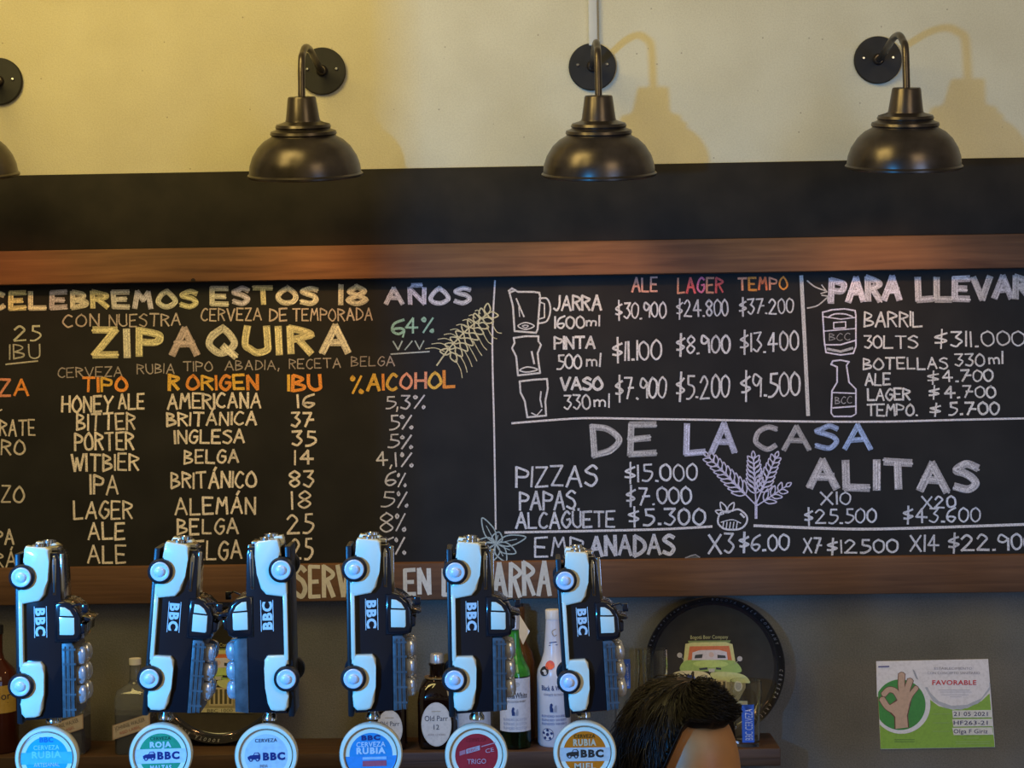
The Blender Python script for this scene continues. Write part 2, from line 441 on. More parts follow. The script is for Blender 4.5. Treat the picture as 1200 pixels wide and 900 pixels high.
for s, x0, x1 in (('CON', 74, 116), ('NUESTRA', 128, 211)): cw(D, s, x0, x1, 369, 383, 1.8, (.55, .46, .38), slope=-.02)
for s, x0, x1 in (('CERVEZA', 236, 306), ('DE', 316, 336), ('TEMPORADA', 343, 436)): cw(D, s, x0, x1, 362, 376, 1.8, (.60, .50, .40), slope=-.01)
for s, x0, x1, t in (('CERVEZA', 68, 143, 431), ('RUBIA', 161, 204, 427), ('TIPO', 215, 249, 424), ('ABADIA,', 264, 327, 423), ('RECETA', 339, 399, 421), ('BELGA', 412, 462, 418)):
    cw(D, s, x0, x1, t, t + 11, 1.4, (.42, .37, .33), slope=-.015)
cw(D, '25', 17, 47, 382, 399, 2.2, (.58, .62, .46)); cw(D, 'IBU', 11, 46, 404, 421, 1.8, (.50, .52, .42))
D.stroke([(7, 427), (44, 423)], 1.8, (.55, .55, .45))
cw(D, '6', 460, 473, 375, 391, 3, GR); cw(D, '4%', 476, 508, 373, 390, 2.4, GR); D.stroke([(474, 389), (472, 395)], 2, GR)
cw(D, 'V/V', 461, 497, 400, 410, 1.6, (.45, .55, .48)); D.stroke([(458, 415), (503, 412)], 1.6, (.5, .55, .5))
chalk('chalk_lettering', D, 'thin chalk lines about the season beer')
D = Draw()
cw(D, 'CERVEZA', -95, 33, 446, 465, 3.0, cols=[OR, SA])
cw(D, 'TIPO', 97, 149, 443, 459, 3.4, cols=[OR, OR, YO, OR])
cw(D, 'R', 198, 209, 440, 457, 3.6, YO); cw(D, 'ORIGEN', 219, 302, 441, 457, 3.4, cols=[OR, YO, OR, OR, YO])
cw(D, 'IBU', 338, 375, 440, 458, 3.8, cols=[YO, OR, OR]); cw(D, '%', 412, 425, 441, 461, 3.0, YO)
cw(D, 'AICOHOL', 431, 532, 440, 458, 3.4, cols=[YO, OR, YO, SA, SA], slope=-.05)
chalk('chalk_lettering', D, 'orange chalk column headings')
D = Draw()
for s, x0, x1, t, b in (('HONEY', 73, 132, 465, 483), ('ALE', 139, 169, 462, 479), ('BITTER', 90, 158, 485, 504), ('PORTER', 88, 156, 508, 528), ('WITBIER', 84, 162, 533, 552),
                        ('IPA', 106, 138, 557, 579), ('LAGER', 87, 155, 588, 608), ('ALE', 104, 146, 613, 632), ('ALE', 103, 147, 640, 660),
                        ('AMERICANA', 197, 305, 462, 479), ('BRITÁNICA', 196, 300, 484, 499), ('INGLESA', 205, 286, 505, 520), ('BELGA', 216, 279, 528, 543),
                        ('BRITÁNICO', 201, 300, 554, 572), ('ALEMÁN', 206, 299, 584, 603), ('BELGA', 208, 279, 609, 626), ('BELGA', 214, 283, 635, 656),
                        ('16', 349, 368, 463, 478), ('37', 342, 367, 484, 500), ('35', 343, 369, 506, 522), ('14', 346, 367, 528, 544), ('83', 340, 367, 552, 570),
                        ('18', 343, 364, 576, 596), ('25', 337, 366, 604, 625), ('25', 341, 366, 632, 655)):
    cw(D, s, x0, x1, t, b, 2.6, (.86, .78, .66))
for s, x0, x1, t, b in (('5', 452, 463, 465, 479), ('3%', 470, 498, 464, 479), ('5', 457, 467, 487, 503), ('%', 470, 484, 487, 503), ('5', 455, 467, 509, 524), ('%', 470, 483, 511, 526),
                        ('4', 441, 454, 530, 545), ('1%', 464, 484, 531, 547), ('6', 452, 463, 553, 569), ('%', 466, 476, 555, 570), ('5', 447, 461, 577, 594), ('%', 465, 478, 577, 595),
                        ('8', 446, 460, 601, 624), ('%', 463, 475, 602, 622), ('6', 447, 460, 630, 652), ('%', 463, 475, 631, 650)):
    cw(D, s, x0, x1, t, b, 1.9, (.66, .66, .68))
D.stroke([(466, 477), (465, 482)], 1.8, W); D.stroke([(459, 545), (457, 549)], 1.8, W)
for s, x1, t, b, n in (('MONTSERRATE', 41, 493, 511, 2.2), ('CHAPINERO', 29, 516, 533, 2.2), ('CAJICZO', 28, 570, 589, 2.2), ('CHIPA', 16, 621, 638, 2.2), ('ZIPAQUIRÁ', 19, 647, 665, 2.2)):
    cw(D, s[-4:] if s[-4:] == 'RATE' else s[-2:], (0 if s[-4:] == 'RATE' else (2 if x1 > 20 else -6)), x1, t, b, n, (.66, .60, .50))
D.stroke([(-2, 482), (2, 480)], 1.6, W)
chalk('chalk_lettering', D, 'cream chalk list of beer styles, origins and strengths')
# dividing lines
D = Lines()
D.stroke([(580, 329), (577, 400), (579, 500), (580, 560), (581, 620)], 2.0, WB, smooth=True)
D.stroke([(939, 324), (943, 400), (947, 486)], 4.4, (.62, .62, .58))
D.stroke([(600, 496), (650, 492), (690, 490), (760, 491), (830, 492), (950, 494), (1040, 494), (1120, 492), (1215, 490)], 2.4, WB, smooth=True)
D.stroke([(592, 624), (700, 622), (780, 620), (834, 617)], 2.8, WB, smooth=True)
D.stroke([(884, 616), (960, 619), (1020, 620), (1100, 618), (1215, 614)], 3.2, WB, smooth=True)
chalk('chalk_line', D)
D = Draw()
cw(D, 'ALE', 741, 770, 326, 342, 2.2, cols=[(.8, .40, .28)]); cw(D, 'LAGER', 794, 847, 326, 343, 2.4, cols=[SA, RD, (.8, .2, .3)]); cw(D, 'TEMPO', 865, 923, 326, 340, 2.4, cols=[SA, OR, (.9, .22, .08)])
chalk('chalk_lettering', D, 'red and orange chalk price headings')
D = Draw()
for s, x0, x1, t, b, n in (('JARRA', 649, 704, 347, 364, 2.6), ('1600', 650, 684, 371, 385, 2.2), ('ml', 687, 702, 370, 382, 2.0), ('PINTA', 650, 697, 395, 409, 2.6), ('500', 653, 681, 416, 432, 2.2),
                           ('ml', 688, 703, 414, 429, 2.0), ('VASO', 657, 706, 443, 457, 3.0), ('330', 661, 691, 463, 479, 2.0), ('ml', 697, 713, 462, 477, 2.0),
                           ('$30.900', 722, 780, 355, 373, 2.0), ('$24.800', 793, 853, 352, 371, 2.0), ('$37.200', 867, 929, 351, 368, 2.0),
                           ('$11.100', 719, 774, 400, 422, 2.4), ('$8.900', 793, 855, 394, 414, 2.4), ('$13.400', 868, 935, 390, 412, 2.2),
                           ('$7.900', 722, 780, 443, 467, 2.4), ('$5.200', 793, 854, 441, 467, 2.4), ('$9.500', 869, 937, 438, 465, 2.4)):
    cw(D, s, x0, x1, t, b, n, (.70, .70, .68), gap=1.5)
for s, x0, x1, t, b, n in (('BARRIL', 1013, 1080, 366, 383, 2.2), ('30LTS', 1013, 1075, 394, 408, 2.0), ('$311.000', 1096, 1200, 389, 406, 2.2),
                           ('BOTELLAS', 1012, 1110, 420, 433, 2.2), ('330', 1119, 1153, 415, 429, 2.0), ('ml', 1159, 1175, 412, 426, 2.0),
                           ('ALE', 1014, 1043, 438, 451, 2.2), ('LAGER', 1017, 1066, 456, 469, 2.2), ('TEMPO.', 1016, 1075, 474, 487, 2.2),
                           ('$', 1087, 1099, 437, 449, 2.0), ('4.700', 1105, 1163, 434, 447, 2.2), ('$', 1089, 1100, 454, 466, 2.0), ('4.700', 1107, 1166, 453, 466, 2.2),
                           ('$', 1090, 1102, 474, 486, 2.0), ('5.700', 1112, 1170, 472, 486, 2.4)):
    cw(D, s, x0, x1, t, b, n, (.70, .70, .66), slope=-.01, gap=1.6)
for s, x0, x1, t, b, n in (('PIZZAS', 605, 699, 547, 570, 2.8), ('PAPAS', 609, 674, 576, 597, 2.8), ('ALCAGÜETE', 605, 720, 601, 619, 2.6), ('$15.000', 733, 816, 545, 564, 2.4),
                           ('$7.000', 734, 809, 572, 591, 2.4), ('$5.300', 737, 825, 597, 615, 2.6), 
                           ('X3', 831, 860, 626, 648, 2.6), ('$6.00', 867, 924, 627, 645, 2.6), ('X7', 942, 963, 631, 648, 2.4), ('$12500', 970, 1051, 633, 648, 2.4),
                           ('X14', 1067, 1100, 628, 646, 2.4), ('$22.900', 1112, 1212, 627, 645, 2.6),
                           ('X10', 962, 996, 577, 591, 2.2), ('$25.500', 943, 1026, 597, 613, 2.2), ('X20', 1081, 1119, 582, 595, 2.2), ('$43.600', 1059, 1148, 596, 612, 2.2)):
    cw(D, s, x0, x1, t, b, n, (.66, .68, .72), slope=-.012, gap=1.7)
cw(D, 'EMP', 627, 683, 630, 652, 2.6, (.66, .68, .72), slope=-.012, gap=1.7); cw(D, 'ANADAS', 692, 789, 629, 651, 4.2, (.60, .62, .66), slope=-.012, gap=2.0)
chalk('chalk_lettering', D, 'white chalk sizes, foods and prices')
D = Draw()
cw(D, 'PARA', 974, 1054, 328, 353, 7.6, thick=True, cols=[(.62, .60, .66), LI, (.60, .58, .60)], slope=-.03)
cw(D, 'LLEVAR', 1076, 1206, 327, 351, 7.8, thick=True, cols=[(.58, .56, .56), (.60, .58, .54)], slope=-.02)
cw(D, 'DE', 696, 766, 499, 533, 7.6, thick=True, cols=[(.50, .50, .50)], gap=2.6)
cw(D, 'LA', 804, 860, 499, 531, 7.4, thick=True, cols=[(.50, .52, .66)], gap=2.2)
cw(D, 'CASA', 886, 1019, 501, 527, 6.2, thick=True, cols=[(.48, .46, .46), (.42, .41, .40), (.34, .44, .66), (.34, .46, .70)], gap=2.2)
cw(D, 'ALITAS', 950, 1144, 540, 570, 9.2, thick=True, cols=[(.60, .58, .58)], slope=.02, gap=2.2)
chalk('chalk_heading', D, 'thick white and blue chalk headings')
# chalk drawings
DR = 'chalk_drawing'
D = Draw(); c = (.66, .66, .64)
D.stroke([(596, 341), (600, 338), (607, 342), (625, 342), (632, 343), (633, 348), (630, 386), (628, 390), (603, 388), (601, 358), (597, 343), (604, 340)], 2.2, c)
D.stroke([(632, 350), (641, 350), (645, 362), (641, 376), (630, 379)], 2.0, c, smooth=True); D.stroke([(633, 354), (638, 356), (638, 372), (631, 374)], 1.6, c)
D.stroke([(605, 350), (610, 362), (614, 371)], 1.8, c); D.stroke([(608, 360), (609, 371)], 1.2, c)
D.stroke([(607 + 0, 382), (616, 378), (626, 382), (616, 386)], 1.4, c, smooth=True, closed=True); D.stroke([(612, 382), (616, 381), (619, 382), (616, 384)], 1.2, c, closed=True, smooth=True)
chalk(DR, D, 'chalk drawing of a jug with handle'); D = Draw()
D.stroke([(602, 396), (616, 394), (631, 394), (631, 400), (634, 404), (630, 414), (631, 424), (633, 437), (607, 440), (605, 418), (600, 408), (603, 402), (602, 396)], 2.2, c)
D.stroke([(623, 412), (626, 426)], 2.2, c); D.stroke([(609, 434), (618, 430), (630, 433), (618, 436)], 1.6, c, smooth=True, closed=True)
chalk(DR, D, 'chalk drawing of a pint glass'); D = Draw()
D.stroke([(609, 447), (625, 445), (641, 444), (642, 455), (639, 470), (640, 487), (618, 489), (615, 470), (610, 460), (609, 447)], 2.2, c)
D.stroke([(634, 459), (633, 468), (635, 477)], 1.8, c); D.stroke([(623, 484), (629, 487), (635, 480)], 1.4, c)
chalk(DR, D, 'chalk drawing of a tapered glass'); D = Draw()
c = (.72, .70, .80)
D.stroke([(964, 366), (975, 363), (990, 362), (1002, 364), (1003, 370), (1003, 406), (1000, 414), (985, 416), (968, 413), (966, 400), (964, 366)], 1.8, c)
D.stroke([(965, 371), (985, 374), (1002, 372)], 1.4, c); D.stroke([(970, 372), (978, 368), (990, 368), (999, 371)], 1.6, c, smooth=True)
D.stroke([(977, 378), (991, 377), (991, 384), (977, 385)], 1.4, c, closed=True)
D.stroke([(966, 388), (1002, 385)], 1.4, c); D.stroke([(966, 404), (985, 404), (1002, 399)], 1.8, c)
word(D, 'BCC', 972, 996, 391, 399, 1.0, (.35, .34, .32)); D.stroke([(970, 409), (985, 412), (999, 408)], 3.0, (.50, .5, .5))
chalk(DR, D, 'chalk drawing of a beer keg'); D = Draw()
D.stroke([(976, 423), (985, 422), (995, 424), (992, 428), (995, 448), (1003, 456), (1003, 485), (998, 488), (977, 488), (974, 484), (975, 458), (981, 448), (981, 430), (974, 427), (976, 423)], 1.9, c, smooth=False)
D.stroke([(976, 460), (1003, 461)], 1.6, c); D.stroke([(976, 478), (1003, 476)], 1.8, c); word(D, 'BCC', 979, 998, 465, 473, 1.0, (.35, .34, .34))
chalk(DR, D, 'chalk drawing of a beer bottle'); D = Draw()
c = (.55, .54, .50)
D.stroke([(946, 329), (955, 336), (968, 341)], 1.6, c, smooth=True); D.stroke([(963, 334), (969, 342), (962, 344)], 1.4, c)
D.stroke([(946, 361), (958, 358), (969, 349)], 1.6, c, smooth=True); D.stroke([(963, 346), (970, 347), (970, 353)], 1.4, c)
chalk(DR, D, 'chalk drawing of two arrows'); D = Draw()
def leaf(px, py, ang, ln, wd, col, w2=1.3, fill=False):
    ca, sa = math.cos(ang), math.sin(ang)
    f = lambda t, s: (px + ca * t * ln - sa * s * wd, py + sa * t * ln + ca * s * wd)
    D.stroke([f(0, 0), f(.35, .5), f(.7, .4), f(1, 0), f(.7, -.4), f(.35, -.5), f(0, 0)], w2, col, smooth=True)
# barley head
c = (.66, .62, .36)
a0, a1 = Vector((515, 427)), Vector((577, 362))
D.stroke([(512, 428), (522, 414), (530, 404), (550, 384), (574, 366)], 1.8, c, smooth=True)
for k in range(9):
    p = a0.lerp(a1, .22 + k * .085)
    leaf(p.x, p.y, R(-175 + k * 11), 13, 7, c, 1.6); leaf(p.x, p.y, R(62 - k * 7), 13, 7, c, 1.6)
    D.stroke([(p.x - 8, p.y - 1), (p.x - 19 + k, p.y - 5), (p.x - 30 + 2 * k, p.y - 4)], 1.0, c, smooth=True)
    D.stroke([(p.x + 5, p.y + 9), (p.x + 11, p.y + 20), (p.x + 13 + k * .5, p.y + 30 - k)], 1.0, c, smooth=True)
chalk(DR, D, 'chalk drawing of a barley ear'); D = Draw()
# leaf flower
c = (.40, .50, .50)
for a, l in ((-118, 34), (-12, 36), (25, 26), (60, 24), (100, 20), (150, 20), (185, 22), (-75, 14)):
    leaf(581, 637, R(a), l, 12, c, 1.5); D.stroke([(581, 637), (581 + math.cos(R(a)) * l * .7, 637 + math.sin(R(a)) * l * .7)], 1.0, c)
chalk(DR, D, 'chalk drawing of a star shaped leaf plant'); D = Draw()
# sprig
c = (.60, .58, .74)
def sprig(x0, y0, x1, y1, n, ln):
    D.stroke([(x0, y0), (x1, y1)], 1.6, c); an = math.atan2(y1 - y0, x1 - x0)
    for k in range(n):
        t = .22 + .78 * k / n; px, py = x0 + (x1 - x0) * t, y0 + (y1 - y0) * t; l = ln * (1.1 - .5 * t)
        leaf(px, py, an - R(38), l, 5, c, 1.5); leaf(px, py, an + R(38), l, 5, c, 1.5)
    leaf(x1, y1, an, ln * .5, 4, c, 1.5)
D.stroke([(886, 607), (886, 588)], 3.2, c); sprig(886, 592, 830, 535, 9, 17); sprig(886, 590, 883, 537, 7, 17); sprig(887, 588, 909, 536, 7, 15); sprig(888, 592, 921, 570, 3, 15)
chalk(DR, D, 'chalk drawing of a leafy sprig'); D = Draw()
c = (.70, .70, .74)
D.stroke([(842, 606), (846, 600), (856, 599), (866, 597), (875, 605), (874, 614), (866, 620), (850, 620), (842, 614)], 2.2, c, smooth=True, closed=True)
for k in range(5): D.stroke([(847 + k * 4, 619), (848 + k * 4, 612)], 1.4, c)
D.stroke([(845, 612), (858, 609), (868, 613)], 1.2, c, smooth=True); D.stroke([(868, 602), (872, 606)], 2.4, c)
leaf(851, 601, R(-118), 14, 6, c, 1.6); leaf(853, 601, R(-60), 14, 6, c, 1.6); leaf(848, 602, R(-160), 10, 5, c, 1.6)
chalk(DR, D, 'chalk drawing of a round fruit')
# faint smears of wiped chalk
D = Draw(); D.disc(812, 653, 9, (.10, .11, .11), 0, ry=1.6); D.stroke([(803, 654), (810, 651), (815, 650), (820, 653)], 1.2, (.34, .35, .36)); D.stroke([(243, 320.5), (243, 327)], 1.2, (.6, .5, .4)); chalk('chalk_smudge', D)
# rail words
D = Draw(); c = (.62, .60, .50)
for s, x0, x1, t, b in (('SERVICIO', 344, 458, 665, 701), ('EN', 472, 506, 668, 697), ('LA', 517, 549, 667, 697), ('BARRA', 560, 647, 660, 699)):
    D = Draw(); word(D, s, x0 + 3, x1 - 3, t, b - 1, 5.0, c, jit=.08, gap=2.6, slope=-.015)
    o = pt(D.build('painted_word', rmap, M_print))

# ------------------------------------------------------------------ wall lamps
PXM = 3.7 / 1893
prof = [(66, -1), (67.5, 0), (67.5, 2), (65.5, 4), (64.5, 13), (61, 23), (54, 34), (46, 41.5), (38.5, 45.5), (37.5, 47), (39, 49), (38, 52), (33, 53.5), (31.5, 55), (32.5, 57), (31, 60), (24, 62), (20.5, 63.5), (19.7, 66), (16.4, 90), (15.4, 91.5), (5, 92), (0, 92)]
inner = [(0, 60), (18, 58), (36, 44), (52, 31), (60, 20), (63, 10), (65, 0), (66, -1)]
def make_lamp(rim, plate, neck, label):
    pc = P(plate[0], plate[1], 0); rc = P(rim[0], rim[1], -.30)
    root = empty('wall_lamp', (pc.x, 0, pc.z), label, 'lamp', 'black gooseneck lamps above the menu board')
    o = bm_obj('wall_plate', lathe_bm([(0, 0), (.0575, 0), (.0585, .003), (.0585, .009), (.0565, .012), (0, .013)], 48, 'Y'), M_plate, root)
    for s in (-1, 1):
        q = bm_obj('screw', move(lathe_bm([(0, 0), (.0042, 0), (.0042, .002), (.0025, .0035), (0, .0036)], 12, 'Y'), (s * .036, -.0125, .004)), M_steel, o)
    tilt = Matrix.Rotation(R(-13.5), 4, 'X'); loc = rc - root.location
    k = PXM
    # near rim dips: rotate so that -Y side moves down
    tilt = Matrix.Rotation(R(13.0), 4, 'X')
    sh = bm_obj('lamp_shade', lathe_bm([(a * k, b * k) for a, b in inner[::1] + prof[1:]], 64), M_bronze, root, angle=35)
    sh.location = loc; sh.rotation_euler = (R(13.0), 0, 0)
    ax = Matrix.Rotation(R(13.0), 3, 'X') @ Vector((0, 0, 1))
    top = loc + ax * 91 * k
    bul = bm_obj('bulb', lathe_bm([(0, .012), (.014, .016), (.022, .030), (.024, .042), (.018, .060), (.012, .070), (.012, .09), (0, .09)], 20), M_bulb, sh)
    nx = top.x
    pts = [(0, -.01, 0), (nx * .12, -.05, -.002), (nx * .36, -.13, .006), (nx * .62, -.205, .012), (nx * .84, -.27, .004), (nx * .96, top.y + .028, -.018), (nx * .995, top.y + .006, -.040), (nx, top.y, top.z + .02), (nx, top.y - .001, top.z - .005)]
    bm_obj('gooseneck_arm', tube_bm(catmull(pts, 8), .0082, 14), M_bronze, root)
    bm_obj('arm_collar', move(lathe_bm([(0, 0), (.014, 0), (.014, .006), (.010, .012), (0, .012)], 20, 'Y'), (0, -.012, 0)), M_bronze, root)
    l = bpy.data.lights.new('bulb_light', 'SPOT'); l.energy = 6.5; l.color = (1, .50, .18); l.shadow_soft_size = .02; l.spot_size = R(150); l.spot_blend = .9
    lo = bpy.data.objects.new('bulb_light', l); COL.objects.link(lo); lo.parent = root; lo.location = loc + Vector((0, 0, .004))
    return root
make_lamp((-46, 207), (0, 96), None, 'black gooseneck wall lamp cut by the left edge, over the word CELEBREMOS')
make_lamp((358, 206), (378, 84), None, 'black gooseneck wall lamp on yellow lit wall, shade left of its plate')
make_lamp((702, 205), (694, 79), None, 'black gooseneck wall lamp hanging straight below the white conduit')
make_lamp((1059, 196), (1028, 71), None, 'black gooseneck wall lamp at right, shade right of its plate, above PARA LLEVAR')
c0, c1 = P(695, 55), P(692, -60)
tag(box('wall_conduit', (c0.x - .011, -.016, c0.z), (c0.x + .011, 0, WZ1), mat('painted_conduit', (.66, .62, .50), .6, var=.04), bev=.004),
    'slim painted cable conduit running up the wall from a lamp plate', 'conduit')

# ------------------------------------------------------------------ shelf
SY0 = -.17
sz = Z(880.5, SY0)
sx1 = X(915, SY0, 880)
shelf = empty('wall_shelf', (0, 0, sz - .04), 'dark wooden wall shelf carrying bottles, trays and glasses', 'shelf')
q = box('shelf_board', (-1.9, SY0, -.042), (sx1, -.001, .04 - .04), M_wood2, shelf, bev=.003); q.location = (0, 0, .04)
for bx in (-1.2, -.2, sx1 - .12):
    box('bracket', (bx - .01, SY0 + .03, -.13), (bx + .01, -.001, -.0021), M_plate, shelf)

# ------------------------------------------------------------------ bottles
def bottle(px, py_base, halfpx, Y, prof_px, m, label, name='liquor_bottle', cat='bottle', square=False, group=None):
    """profile in px (r,h) at plane Y"""
    b = P(px, py_base, Y); k = (Y + 4) / F
    root = empty(name, (b.x, Y, sz), label, cat, group)
    root['k'] = k
    pr = [(0, 0)] + [(r * k, h * k) for r, h in prof_px] + [(0, prof_px[-1][1] * k)]
    bm = lathe_bm(pr, 8 * 6)
    if square:
        for v in bm.verts:
            r = math.hypot(v.co.x, v.co.y)
            if r > 1e-6 and v.co.z < square * k:
                a = math.atan2(v.co.y, v.co.x); s = 1 / max(abs(math.cos(a)), abs(math.sin(a))) ; s = 1 + (min(s, 1.25) - 1) * .95
                v.co.x *= s * .93; v.co.y *= s * .93
    bm_obj('glass_body', bm, m, root, angle=50)
    return root, k
def cylmap(r, lift=.0006):
    def f(s, t, l):
        a = s / r; rr = r + lift + .0003 * l
        return Vector((rr * math.sin(a), -rr * math.cos(a), t))
    return f
def flatmap(y, lift=.0008):
    return lambda s, t, l: Vector((s, y - lift - .0003 * l, t))
def cyl_label(name, D_, root, r, z0, z1, half, col, lift=.0005):
    n = 16
    vs = []; fs = []
    for i in range(n + 1):
        a = -half + 2 * half * i / n
        for z in (z0, z1): vs.append(((r + lift) * math.sin(a), -(r + lift) * math.cos(a), z))
    for i in range(n): fs.append((2 * i, 2 * i + 2, 2 * i + 3, 2 * i + 1))
    lab = link_mesh(name, vs, fs, M_print, root, True, [col] * len(vs))
    return lab
NAVY = (.02, .04, .16); INK = (.03, .025, .04)
# the two round-shouldered whisky bottles with oval labels
def oval_whisky(px, sc, lab, Y=-.10):
    p = [(20, 0), (23, 3), (24, 10), (24, 56), (22, 68), (17, 77), (11, 81), (8.5, 83), (8.5, 94), (9.5, 95), (9.5, 97), (7.5, 98)]
    root, k = bottle(px, 880, 0, Y, [(a * sc, b * sc) for a, b in p], M_dkglass, lab, square=70 * sc)
    c = bm_obj('bottle_cap', move(lathe_bm([(0, 0), (7.8 * k * sc, 0), (8 * k * sc, 1 * k), (7.4 * k * sc, 11 * k * sc), (6.8 * k * sc, 12 * k * sc), (0, 12 * k * sc)], 24), (0, 0, 96 * k * sc)), M_cap, root)
    c['label'] = 'silver screw cap'
    bm_obj('neck_ring', move(lathe_bm([(0, 0), (15 * k * sc, 0), (15 * k * sc, 1.5 * k), (0, 1.5 * k)], 24), (0, 0, 80 * k * sc)), mat('gold_ring', (.35, .22, .08), .3, .6), root)
    rr = 24 * k * sc
    d = Draw(); d.disc(0, 30 * k * sc, 17.5 * k * sc, (.62, .58, .52), 0, ry=25.5 * k * sc); d.disc(0, 30 * k * sc, 16.3 * k * sc, (.70, .66, .60), 1, ry=24 * k * sc)
    d.text('Old Parr', 0, 34 * k * sc, 6.5 * k * sc, INK, 2, width=27 * k * sc, center=True); d.text('12', 0, 24 * k * sc, 6 * k * sc, INK, 2, center=True)
    d.text('AGED 12 YEARS', 0, 17 * k * sc, 2.2 * k * sc, (.3, .2, .15), 2, width=20 * k * sc, center=True); d.stroke([(-5 * k, 45 * k * sc), (5 * k, 45 * k * sc)], .8 * k, (.4, .3, .15), 2)
    o = d.build('oval_label', flatmap(-rr * .985, .0012), M_print, root)
oval_whisky(513.5, 1.0, 'dark brown whisky bottle with a large oval cream label and silver cap')
oval_whisky(459, .86, 'smaller dark whisky bottle with oval label half hidden behind a tap handle', -.11)

# green bottle with white label
def bw_dogs(d, x, y, s, c1=NAVY, c2=(.35, .38, .45)):
    d.poly([(x - 3 * s, y), (x - 3.4 * s, y + 5 * s), (x - 2.6 * s, y + 8 * s), (x - 1.2 * s, y + 8.6 * s), (x - .3 * s, y + 7 * s), (x - 1 * s, y + 5 * s), (x, y + 3 * s), (x, y)], c1, 2)
    d.poly([(x + .8 * s, y), (x + .8 * s, y + 3 * s), (x + 1.6 * s, y + 6 * s), (x + 3 * s, y + 7 * s), (x + 3.4 * s, y + 4 * s), (x + 3.2 * s, y)], c2, 2)
gp = [(17, 0), (18.5, 3), (18.5, 84), (17, 92), (12, 101), (8.5, 112), (6.6, 124), (5.8, 138), (5.8, 156)]
root, k = bottle(604.5, 880, 0, -.12, gp, M_green, 'green glass bottle with silver cap and white two-dog label')
bm_obj('bottle_cap', move(lathe_bm([(0, 0), (6.6 * k, 0), (6.8 * k, 20 * k), (5.6 * k, 22 * k), (0, 22 * k)], 24), (0, 0, 138 * k)), M_cap, root)
bm_obj('drink_core', lathe_bm([(0, 1.5 * k), (16.5 * k, 2.5 * k), (17.3 * k, 83 * k), (0, 83 * k)], 32), mat('whisky_liquid', (.008, .010, .010), .1, var=.1), root)
bm_obj('drink_core', lathe_bm([(0, 84 * k), (15.5 * k, 84 * k), (14.5 * k, 92 * k), (10 * k, 101 * k), (6.8 * k, 112 * k), (5 * k, 124 * k), (4.2 * k, 136 * k), (0, 136 * k)], 32), mat('pale_neck_core', (.42, .60, .16), .3, var=.3, scale=60), root)  # pale core added so shoulder and neck glass look bright, not a second liquid
lb = cyl_label('front_label', None, root, 18.5 * k, 21 * k, 83 * k, 1.25, (.66, .66, .68))
d = Draw(); d.text('Black&White', 0, 60 * k, 7 * k, INK, 1, width=31 * k, center=True, bold=.01); d.text('CHOICE SCOTCH WHISKY', 0, 55 * k, 2.4 * k, INK, 1, width=27 * k, center=True)
d.disc(2 * k, 76 * k, 4 * k, (.45, .45, .45), 1, ry=3 * k); bw_dogs(d, 0, 40 * k, 1.15 * k)
for i in range(3): d.text('BLENDED SCOTCH', 0, (34 - i * 5) * k, 3 * k, (.30, .34, .45), 1, width=29 * k, center=True)
d.build('label_print', cylmap(18.5 * k, .0009), M_print, lb)
# amber bottle behind it, with a paper tag
root, k = bottle(611, 880, 0, -.042, [(15, 0), (17, 3), (17, 92), (14, 104), (8, 114), (6, 122), (6, 140), (6.5, 141), (6.5, 156)], M_whisky, 'amber bottle with a hanging white paper tag behind the green bottle')
bm_obj('bottle_cap', move(lathe_bm([(0, 0), (5 * k, 0), (5 * k, 3 * k), (0, 3 * k)], 20), (0, 0, 156 * k)), M_rubber, root)
tg = link_mesh('paper_tag', [(0, -8 * k, 148 * k), (12 * k, -9 * k, 128 * k), (4 * k, -9 * k, 112 * k), (-2 * k, -8 * k, 126 * k), (0, -8.4 * k, 148 * k), (12 * k, -9.4 * k, 128 * k), (4 * k, -9.4 * k, 112 * k), (-2 * k, -8.4 * k, 126 * k)],
               [(0, 1, 2, 3), (7, 6, 5, 4), (0, 4, 5, 1), (1, 5, 6, 2), (2, 6, 7, 3), (3, 7, 4, 0)], M_paper, root)
# white printed bottle
root, k = bottle(650, 880, 0, -.095, [(18, 0), (19.5, 3), (19.5, 80), (18.5, 88), (14, 98), (11, 108), (9.5, 124), (8.6, 136), (8, 147)], M_whiteb, 'white printed bottle with a football, a red cap emblem and two dogs')
bm_obj('bottle_cap', move(lathe_bm([(0, 0), (8.4 * k, 0), (8.6 * k, 10 * k), (8 * k, 11 * k), (0, 11 * k)], 24), (0, 0, 146.5 * k)), M_white, root)
d = Draw(); r_ = 19.5 * k
d.text('Black & White', 0, 66 * k, 6 * k, NAVY, 1, width=30 * k, center=True, bold=.01); d.text('CHOICE SCOTCH', 0, 60 * k, 2.4 * k, NAVY, 1, width=24 * k, center=True); bw_dogs(d, -1 * k, 41 * k, 1.2 * k)
for i in range(3): d.text('BLENDED WHISKY', 0, (35 - i * 4.5) * k, 2.8 * k, (.12, .18, .42), 1, width=31 * k, center=True)
d.disc(-8 * k, 15 * k, 7.2 * k, NAVY, 1); d.disc(-8 * k, 15 * k, 6.6 * k, (.66, .68, .74), 2)
for a in range(5): d.disc(-8 * k + 5 * k * math.cos(a * 1.2566 + .3), 15 * k + 5 * k * math.sin(a * 1.2566 + .3), 1.7 * k, NAVY, 3, n=6)
d.disc(-8 * k, 15 * k, 2.2 * k, NAVY, 3, n=5)
d.build('label_print', cylmap(r_, .0008), M_print, root)
d = Draw(); d.disc(-5 * k, 95 * k, 6.5 * k, (.75, .10, .05), 1, ry=5 * k); d.disc(-12 * k, 88 * k, 6 * k, (.02, .02, .03), 1, ry=5.5 * k); d.disc(-10 * k, 86 * k, 2 * k, (.6, .6, .6), 2)
